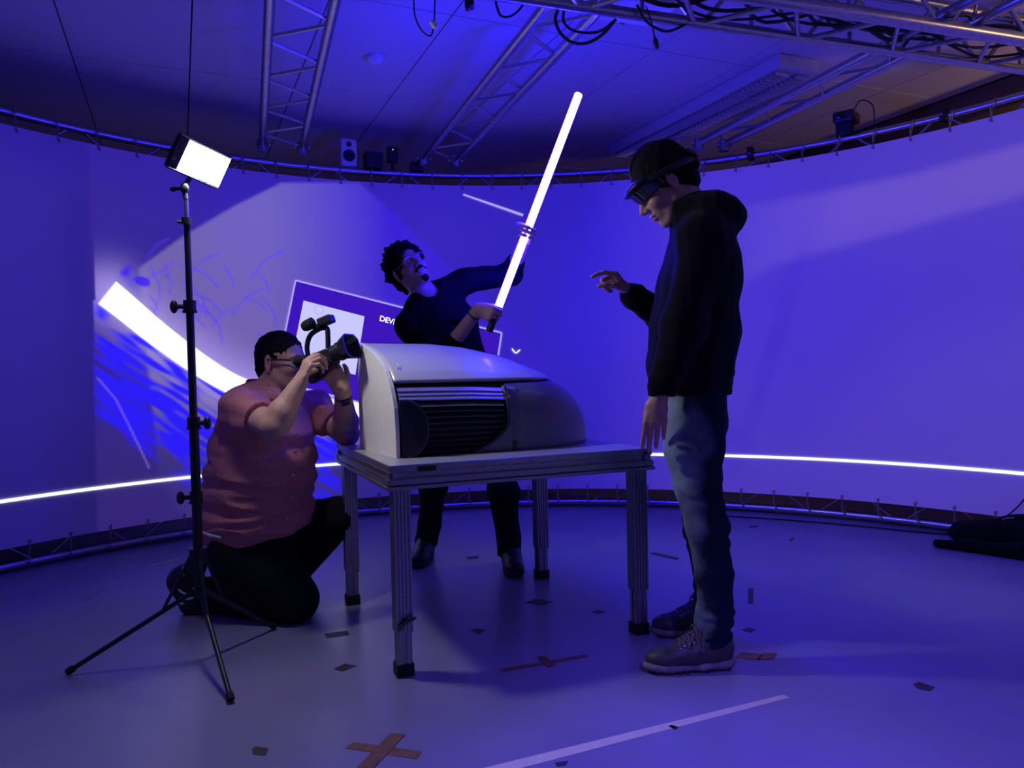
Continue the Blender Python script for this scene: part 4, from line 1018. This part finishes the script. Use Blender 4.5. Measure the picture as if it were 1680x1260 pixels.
hand(B, k['rw'], (.38, .10, .90), (.75, .62, -.30), False, 1.04, ((.55, .9, .5), (.7, 1.0, .6), (.8, 1.1, .6), (.9, 1.1, .6)), thumb=(.7, .5, .3), tspread=.5, rw=.030)
hand(B, k['lw'], (-.42, -.12, .90), (-.30, .95, .10), True, 1.04, ((.55, .75, .4), (.65, .8, .45), (.75, .85, .5), (.85, .9, .5)), thumb=(.5, .5, .3), tspread=.5, rw=.030)
obj('body', B.mesh(), M_skin, pB, auto=False)
S = Field((-1.75, 2.80, .25), (-.50, 3.85, 1.25), .0055)
rowsB = [(438, 672, 3.30, .175, .105), (434, 705, 3.30, .215, .165), (428, 765, 3.31, .222, .215), (418, 835, 3.33, .225, .245), (417, 872, 3.34, .215, .235)]
for a, b in zip(rowsB[:-1], rowsB[1:]): S.econe(P(*a[:3]), P(*b[:3]), a[3:], b[3:], sB, .05)
S.cone(nbB-np.array([0, 0, .022]), k['rs'], .076, .080, .06); S.cone(nbB-np.array([0, 0, .022]), k['ls'], .072, .078, .06)
re_ = k['rs']+(k['re']-k['rs'])*.62; S.cone(k['rs'], re_, .086, .076, .03); le_ = k['ls']+(k['le']-k['ls'])*.55; S.cone(k['ls'], le_, .082, .072, .03)
S.cut(re_, k['re']-k['rs'], .14); S.cut(le_, k['le']-k['ls'], .12)
# hem dips at the front
hz = P(440, 893, 3.1); S.cut(hz, nrm((.16, .10, -1)))
S.ell(LB(.03, 0, -.06), (.075, .062, .10), axB, .01, 'sub'); S.ell(LB(-.02, 0, .0), (.09, .075, .06), axB, .01, 'sub'); S.ell(nbB+nB*.085+np.array([0, 0, .035]), (.055, .055, .085), [nrm(nB+np.array([0, 0, .5])), sB, nrm(np.array([0, 0, 1.])-nB*.5)], .01, 'sub')
def foldB(V):
    z = V[:, 2]; lo_ = np.clip((.85-z)/.35, 0, 1)
    return .007*wav3(V, (.09, .09, .05), 10, 12)+lo_*.012*(ridge(V, (.12, .12, .022), 3)-.5)+.009*(ridge(V, (.05, .05, .12), 6)-.5)*(1-lo_)
SHV, SHF = S.mesh(foldB)
shirt = obj('shirt', (SHV, SHF), M_shirt, pB, auto=False)
cc = nbB+np.array([0, 0, .055])+nB*.008; G = []
for a in np.linspace(math.radians(22), math.radians(338), 40):
    ca, sa, bk_ = math.cos(a), math.sin(a), (1-math.cos(a))/2
    rad = lambda r: nB*r*ca*(1.0 if ca < 0 else 1.12)+sB*r*sa*.97
    up_ = lambda h: np.array([0, 0, h])
    G.append([cc+rad(.090)+up_(-.045+.012*bk_), cc+rad(.086)+up_(.028*bk_-.008), cc+rad(.094)+up_(.040*bk_-.006), cc+rad(.128+.016*max(ca, 0))+up_(.006*bk_-.052)])
obj('collar', MB().grid(G), M_shirt, shirt, solid=.003, auto=False)
for (bx, by) in ((486, 712), (484, 742), (480, 779), (476, 815), (470, 850)):
    F2 = np.array(P(bx, by, 3.0)); dr = nrm(F2-EYE)
    d_ = SHV-EYE; al = d_ @ dr; off_ = np.linalg.norm(d_-al[:, None]*dr, axis=1); m_ = off_ < .012; q = EYE+dr*(al[m_].min() if m_.any() else 3.1)
    obj('button', MB().tube([q+nB*-.002, q+nB*.004], .0058, 12), M_lite, shirt)
Tr = Field((-1.75, 2.80, .0), (-.48, 3.98, .75), .006)
Tr.econe(P(418, 872, 3.34), P(418, 910, 3.34), (.175, .17), (.175, .18), sB, .04)
kn_, sh1, sh2 = P(480, 965, 3.20), P(410, 980, 3.27), P(350, 980, 3.33); kn_[2] = .088; sh1[2] = .082; sh2[2] = .078
Tr.cone(P(402, 908, 3.24), kn_, .145, .100, .05); Tr.cone(P(400, 925, 3.26), P(455, 950, 3.22), .12, .11, .04); Tr.cone(kn_, sh1, .098, .088, .04); Tr.cone(sh1, sh2, .088, .074, .03); Tr.cone(sh2, k['ra'], .074, .060, .02)
Tr.cone(k['lh'], k['lk'], .135, .085, .05); Tr.cone(k['lk'], k['la'], .085, .060, .03)
Tr.cut((0, 0, .004), (0, 0, -1))
obj('trousers', Tr.mesh(lambda V: .006*wav3(V, (.07, .07, .06), 10, 44)*(V[:, 2] > .02)), M_pants, pB, auto=False)
obj('undershirt', MB().tube([P(330, 872, 3.16), P(345, 879, 3.10), P(362, 882, 3.06)], [.004, .007, .004], 10), mat('undershirt_cotton', (.55, .6, .62), .9), shirt)
# kneeling foot: toes on the floor, sole turned back
FT = Field((-1.75, 3.05, -.01), (-1.15, 3.60, .36), .004)
t0, t1, t2 = P(322, 996, 3.33), P(308, 952, 3.33), P(322, 930, 3.33)
t0[2] = .045
t0[0] -= .015; t1[0] -= .02; FT.cone(t0, t1, .056, .058, .03); FT.cone(t1, t2, .058, .044, .03); FT.cone(t0, t0+np.array([.06, -.02, -.01]), .046, .036, .02); FT.cone(k['ra'], t1, .06, .05, .03)
FT.cut((0, 0, .002), (0, 0, -1))
sh = obj('shoe', FT.mesh(), M_black, pB, auto=False)
for (x0, y0), (x1, y1), (xm, ym) in (((301, 944), (307, 924), (300, 933)), ((290, 961), (306, 975), (296, 970)), ((296, 980), (318, 980), (308, 983)), ((291, 989), (302, 991), (297, 990))):
    obj('stripe', MB().tube(smooth_path([P(x0, y0, 3.275), P(xm, ym, 3.265), P(x1, y1, 3.27)], 5), .0045, 6), M_silver, sh)
FT = Field((-1.1, 3.35, -.01), (-.55, 3.95, .25), .005); q0, q1 = P(462, 950, 3.64), P(492, 955, 3.62); q0[2] = .06; q1[2] = .05
FT.cone(q0, q1, .05, .042, .03); FT.cut((0, 0, .002), (0, 0, -1)); obj('shoe', FT.mesh(), M_black, pB, auto=False)
obj('hair', hair_mesh(LB, axB, 1.04, .004, [((.110, 0, -.005), (.062, .105, .070)), ((.0, .095, -.01), (.034, .030, .050)), ((.0, -.095, -.01), (.034, .030, .050)), ((.03, -.07, -.10), (.12, .07, .085)), ((.03, .07, -.10), (.12, .07, .085)), ((-.05, 0, -.13), (.09, .12, .07))], .004, .0018, fr=.005, seed=8), M_hair, pB, auto=False)
gl = MB()
for s in (-1, 1): gl.tube(smooth_path([LB(-.004, s*.086, .018), LB(.05, s*.080, .016), LB(.095, s*.066, .012)], 5), .0035, 6)
for s in (-1, 1): gl.tube([LB(.108-.010*abs(math.cos(a)), s*(.033+.026*math.cos(a)), .008+.018*math.sin(a)) for a in np.linspace(0, 2*PI, 20)], .0028, 6)
gl.tube([LB(.112, -.008, .012), LB(.114, .008, .012)], .0028, 6)
obj('glasses', gl, M_black, pB)
wd_ = nrm(k['le']-k['lw']); wc = k['lw']+wd_*.03
wa = obj('watch', MB().tube([wc-wd_*.011, wc+wd_*.011], .0345, 24), M_red, pB)
wn = nrm((.35, -.93, 0)); wn = nrm(wn-wd_*np.dot(wn, wd_)); wx = np.cross(wd_, wn)
obj('watch_face', MB().box(wc+wn*.036, (.036, .038, .012), [wx, wd_, wn]), M_blackg, wa, smooth=False, bevel=.004)

# camcorder
cf_ = nrm((.86, -.30, .30)); cs_ = nrm(np.cross(cf_, (0, 0, 1))); cu_ = np.cross(cs_, cf_); CA = [cf_, cs_, cu_]
ck = root('camcorder', camc-np.array([0, 0, .06]), 'black camcorder with top handle and microphone held by the kneeling man', 'camera')
K = lambda a, b, c: camc+cf_*a+cs_*b+cu_*c
obj('camera_body', MB().box(K(-.008, 0, -.002), (.135, .070, .066), CA).box(K(-.03, 0, -.042), (.080, .055, .035), CA), M_black, ck, smooth=False, bevel=.008)
obj('viewfinder', MB().tube([K(-.07, 0, .022), K(-.115, 0, .034)], [.020, .026], 14), M_rub, ck)
obj('battery', MB().box(K(-.055, 0, -.055), (.05, .045, .045), CA), M_blackg, ck, smooth=False, bevel=.006)
obj('lens_barrel', MB().tube([K(.055, 0, .004), K(.085, 0, .004), K(.085, 0, .004), K(.115, 0, .004)], [.034, .034, .039, .039], 28), M_black, ck)
hd_ = MB(); c4 = lambda a, w, h: [K(a, y*w, .004+z*h) for y, z in ((-.6, -1), (.6, -1), (1, -.6), (1, .6), (.6, 1), (-.6, 1), (-1, .6), (-1, -.6))]
o0, o1, i1, i0 = c4(.108, .042, .038), c4(.150, .060, .052), c4(.150, .054, .047), c4(.114, .034, .030)
vs = o0+o1+i1+i0; fs = [(r_*8+i, r_*8+(i+1) % 8, (r_+1)*8+(i+1) % 8, (r_+1)*8+i) for r_ in range(3) for i in range(8)]; hd_.add(vs, fs)
lh_ = obj('lens_hood', hd_, M_black, ck, smooth=False)
obj('front_glass', MB().tube([K(.112, 0, .004), K(.116, 0, .004)], .030, 24), M_lens, ck)
hn = obj('top_handle', MB().tube(smooth_path([K(-.060, 0, .028), K(-.050, 0, .075), K(-.020, 0, .112), K(.030, 0, .122), K(.062, 0, .112), K(.058, 0, .085), K(.040, 0, .032)], 6), .0105, 10), M_black, ck)
obj('microphone', MB().tube([K(-.028, .018, .150), K(-.014, .018, .150), K(.020, .018, .152), K(.026, .018, .152)], [.018, .023, .023, .012], 16), M_rub, ck)
obj('handle_unit', MB().box(K(.070, 0, .142), (.062, .048, .034), CA).box(K(.03, 0, .132), (.05, .03, .024), CA), M_black, ck, smooth=False, bevel=.006)
obj('screen_panel', MB().box(K(.02, -.040, .006), (.075, .010, .050), CA), M_blackg, ck, smooth=False, bevel=.004)

# ================================================================ the man leaning behind the table
pC = root('person', (-.24, 4.08, 0), 'man in black with moustache and glasses leaning behind the table, holding the glowing tube', 'person')
hoC = P(672, 443, 3.92)
uC = nrm((-.52, .10, .80)); fC = nrm((.42, -.86, .32)); fC = nrm(fC-uC*np.dot(fC, uC))
c_ = dict(rs=P(672, 535, 3.93), ls=P(762, 462, 4.02), hip=P(762, 690, 4.08), rh=P(722, 700, 4.15), lh=P(800, 700, 4.02), rk=P(712, 800, 4.15), lk=P(826, 805, 3.95), ra=P(700, 885, 4.22), la=P(836, 905, 3.97))
gA = tA-ax_*.045; gB = tA+ax_*(np.linalg.norm(tB-tA)*.345)
B = Field((-.85, 3.5, .0), (.25, 4.45, 1.78), .0045)
LC, axC = head(B, hoC, fC, uC, 1.0)
nbC = P(706, 492, 3.96); B.cone(LC(-.02, 0, -.05), nbC, .058, .062, .03)
sC = nrm(c_['ls']-c_['rs'])
B.econe(P(722, 520, 3.98), P(740, 600, 4.02), (.15, .085), (.14, .09), sC, .03); B.econe(P(740, 600, 4.02), c_['hip'], (.14, .09), (.15, .10), (1, 0, .1), .03)
B.cone(nbC, c_['rs'], .05, .05, .04); B.cone(nbC, c_['ls'], .05, .05, .04)
WA = grip(B, gA, (.80, -.42, .30), ax_, False, 1.0); WB = grip(B, gB, (.45, -.55, .60), ax_, True, 1.0)
eA = P(722, 590, 3.88); eB = P(838, 450, 4.02)
B.chain([c_['rs'], eA], [.048, .042], .02); B.chain([eA, WA], [.042, .028], .02)
B.chain([c_['ls'], eB], [.048, .042], .02); B.chain([eB, WB], [.042, .028], .02)
B.chain([c_['rh'], c_['rk'], c_['ra']], [.08, .055, .04], .02); B.chain([c_['lh'], c_['lk'], c_['la']], [.08, .055, .04], .02)
obj('body', B.mesh(), M_skin, pC, auto=False)
S = Field((-.85, 3.5, .70), (.25, 4.45, 1.62), .0055)
S.econe(P(712, 498, 3.97), P(724, 535, 3.98), (.155, .085), (.19, .125), sC, .04); S.econe(P(724, 535, 3.98), P(738, 600, 4.03), (.185, .125), (.19, .125), nrm((1, 0, .45)), .04); S.econe(P(738, 600, 4.03), P(758, 690, 4.07), (.19, .125), (.17, .12), (1, 0, .1), .04)
S.cone(nbC, c_['rs'], .066, .072, .05); S.cone(nbC, c_['ls'], .066, .070, .05)
S.chain([c_['rs'], eA, eA+(WA-eA)*.45], [.074, .060, .046], .03); S.chain([c_['ls'], eB, eB+(WB-eB)*.30], [.070, .056, .048], .03)
S.ell(LC(.03, 0, -.07), (.07, .06, .085), axC, .01, 'sub'); S.ell(nbC+np.array([.0, -.04, .045]), (.052, .056, .046), None, .01, 'sub')
S.cut(P(758, 700, 4.07), (0, 0, -1)); S.cut(eA+(WA-eA)*.45, WA-eA, .10)
obj('shirt', S.mesh(lambda V: .006*wav3(V, (.07,)*3, 10, 61)+.004*(ridge(V, (.05, .05, .1), 7)-.5)), M_tshirt, pC, auto=False)
Tr = Field((-.75, 3.6, .04), (.30, 4.5, 1.0), .006)
Tr.econe(P(758, 670, 4.08), P(760, 710, 4.09), (.165, .12), (.165, .12), (1, 0, 0), .03)
Tr.chain([c_['rh'], c_['rk'], c_['ra']], [.095, .072, .062], .03); Tr.chain([c_['lh'], c_['lk'], c_['la']], [.095, .074, .062], .03)
Tr.cut((0, 0, .07), (0, 0, -1))
obj('trousers', Tr.mesh(lambda V: .005*wav3(V, (.06, .06, .04), 10, 71)), M_pants, pC, auto=False)
r0 = np.array([c_['ra'][0], c_['ra'][1]+.05, 0]); l0 = np.array([c_['la'][0]-.0, c_['la'][1]+.06, 0])
shoe(pC, r0, r0+np.array([-.03, -.27, 0]), .10, M_black, M_dsole, False); shoe(pC, l0, l0+np.array([.03, -.27, 0]), .10, M_black, M_dsole, False)
obj('hair', hair_mesh(LC, axC, 1.0, .004, [((.115, 0, -.005), (.066, .075, .085)), ((.10, 0, -.10), (.09, .12, .07)), ((.03, .05, -.11), (.10, .07, .07)), ((.03, -.05, -.11), (.10, .07, .07)), ((.02, -.098, -.005), (.035, .02, .03)), ((.02, .098, -.005), (.035, .02, .03))], .018, .011, fr=.011, seed=5), M_hair, pC, auto=False)
FM = Field(LC(.09, 0, -.06)-.08, LC(.09, 0, -.06)+.08, .0028)
FM.cone(LC(.112, 0, -.042), LC(.094, .030, -.054), .0075, .005, .006); FM.cone(LC(.112, 0, -.042), LC(.094, -.030, -.054), .0075, .005, .006)
obj('moustache', FM.mesh(lambda V: .001*wav3(V, (.004,)*3, 8, 3)), M_hair, pC, auto=False)
FM = Field(LC(.07, 0, -.09)-.08, LC(.07, 0, -.09)+.08, .0028)
FM.ell(LC(.090, 0, -.098), (.014, .019, .020), axC, .01); FM.cone(LC(.088, 0, -.10), LC(.05, .045, -.085), .010, .006, .01); FM.cone(LC(.088, 0, -.10), LC(.05, -.045, -.085), .010, .006, .01)
obj('beard', FM.mesh(lambda V: .0012*wav3(V, (.005,)*3, 8, 3)), M_hair, pC, auto=False)
gl = MB()
for s in (-1, 1):
    gl.tube([LC(.112-.014*abs(math.cos(a))*.6, s*(.034+.025*math.cos(a)), .006+.022*math.sin(a)) for a in np.linspace(0, 2*PI, 22)], .0018, 6)
    gl.tube(smooth_path([LC(.100, s*.060, .012), LC(.05, s*.082, .014), LC(-.005, s*.086, .014)], 5), .0018, 6)
gl.tube([LC(.114, -.009, .010), LC(.116, 0, .013), LC(.114, .009, .010)], .0018, 6)
obj('glasses', gl, M_steel, pC)
wq = WA+(eA-WA)*.12; dd = nrm(WA-eA); obj('wristband', MB().tube([wq-dd*.004, wq+dd*.004], .0335, 20), M_black, pC)
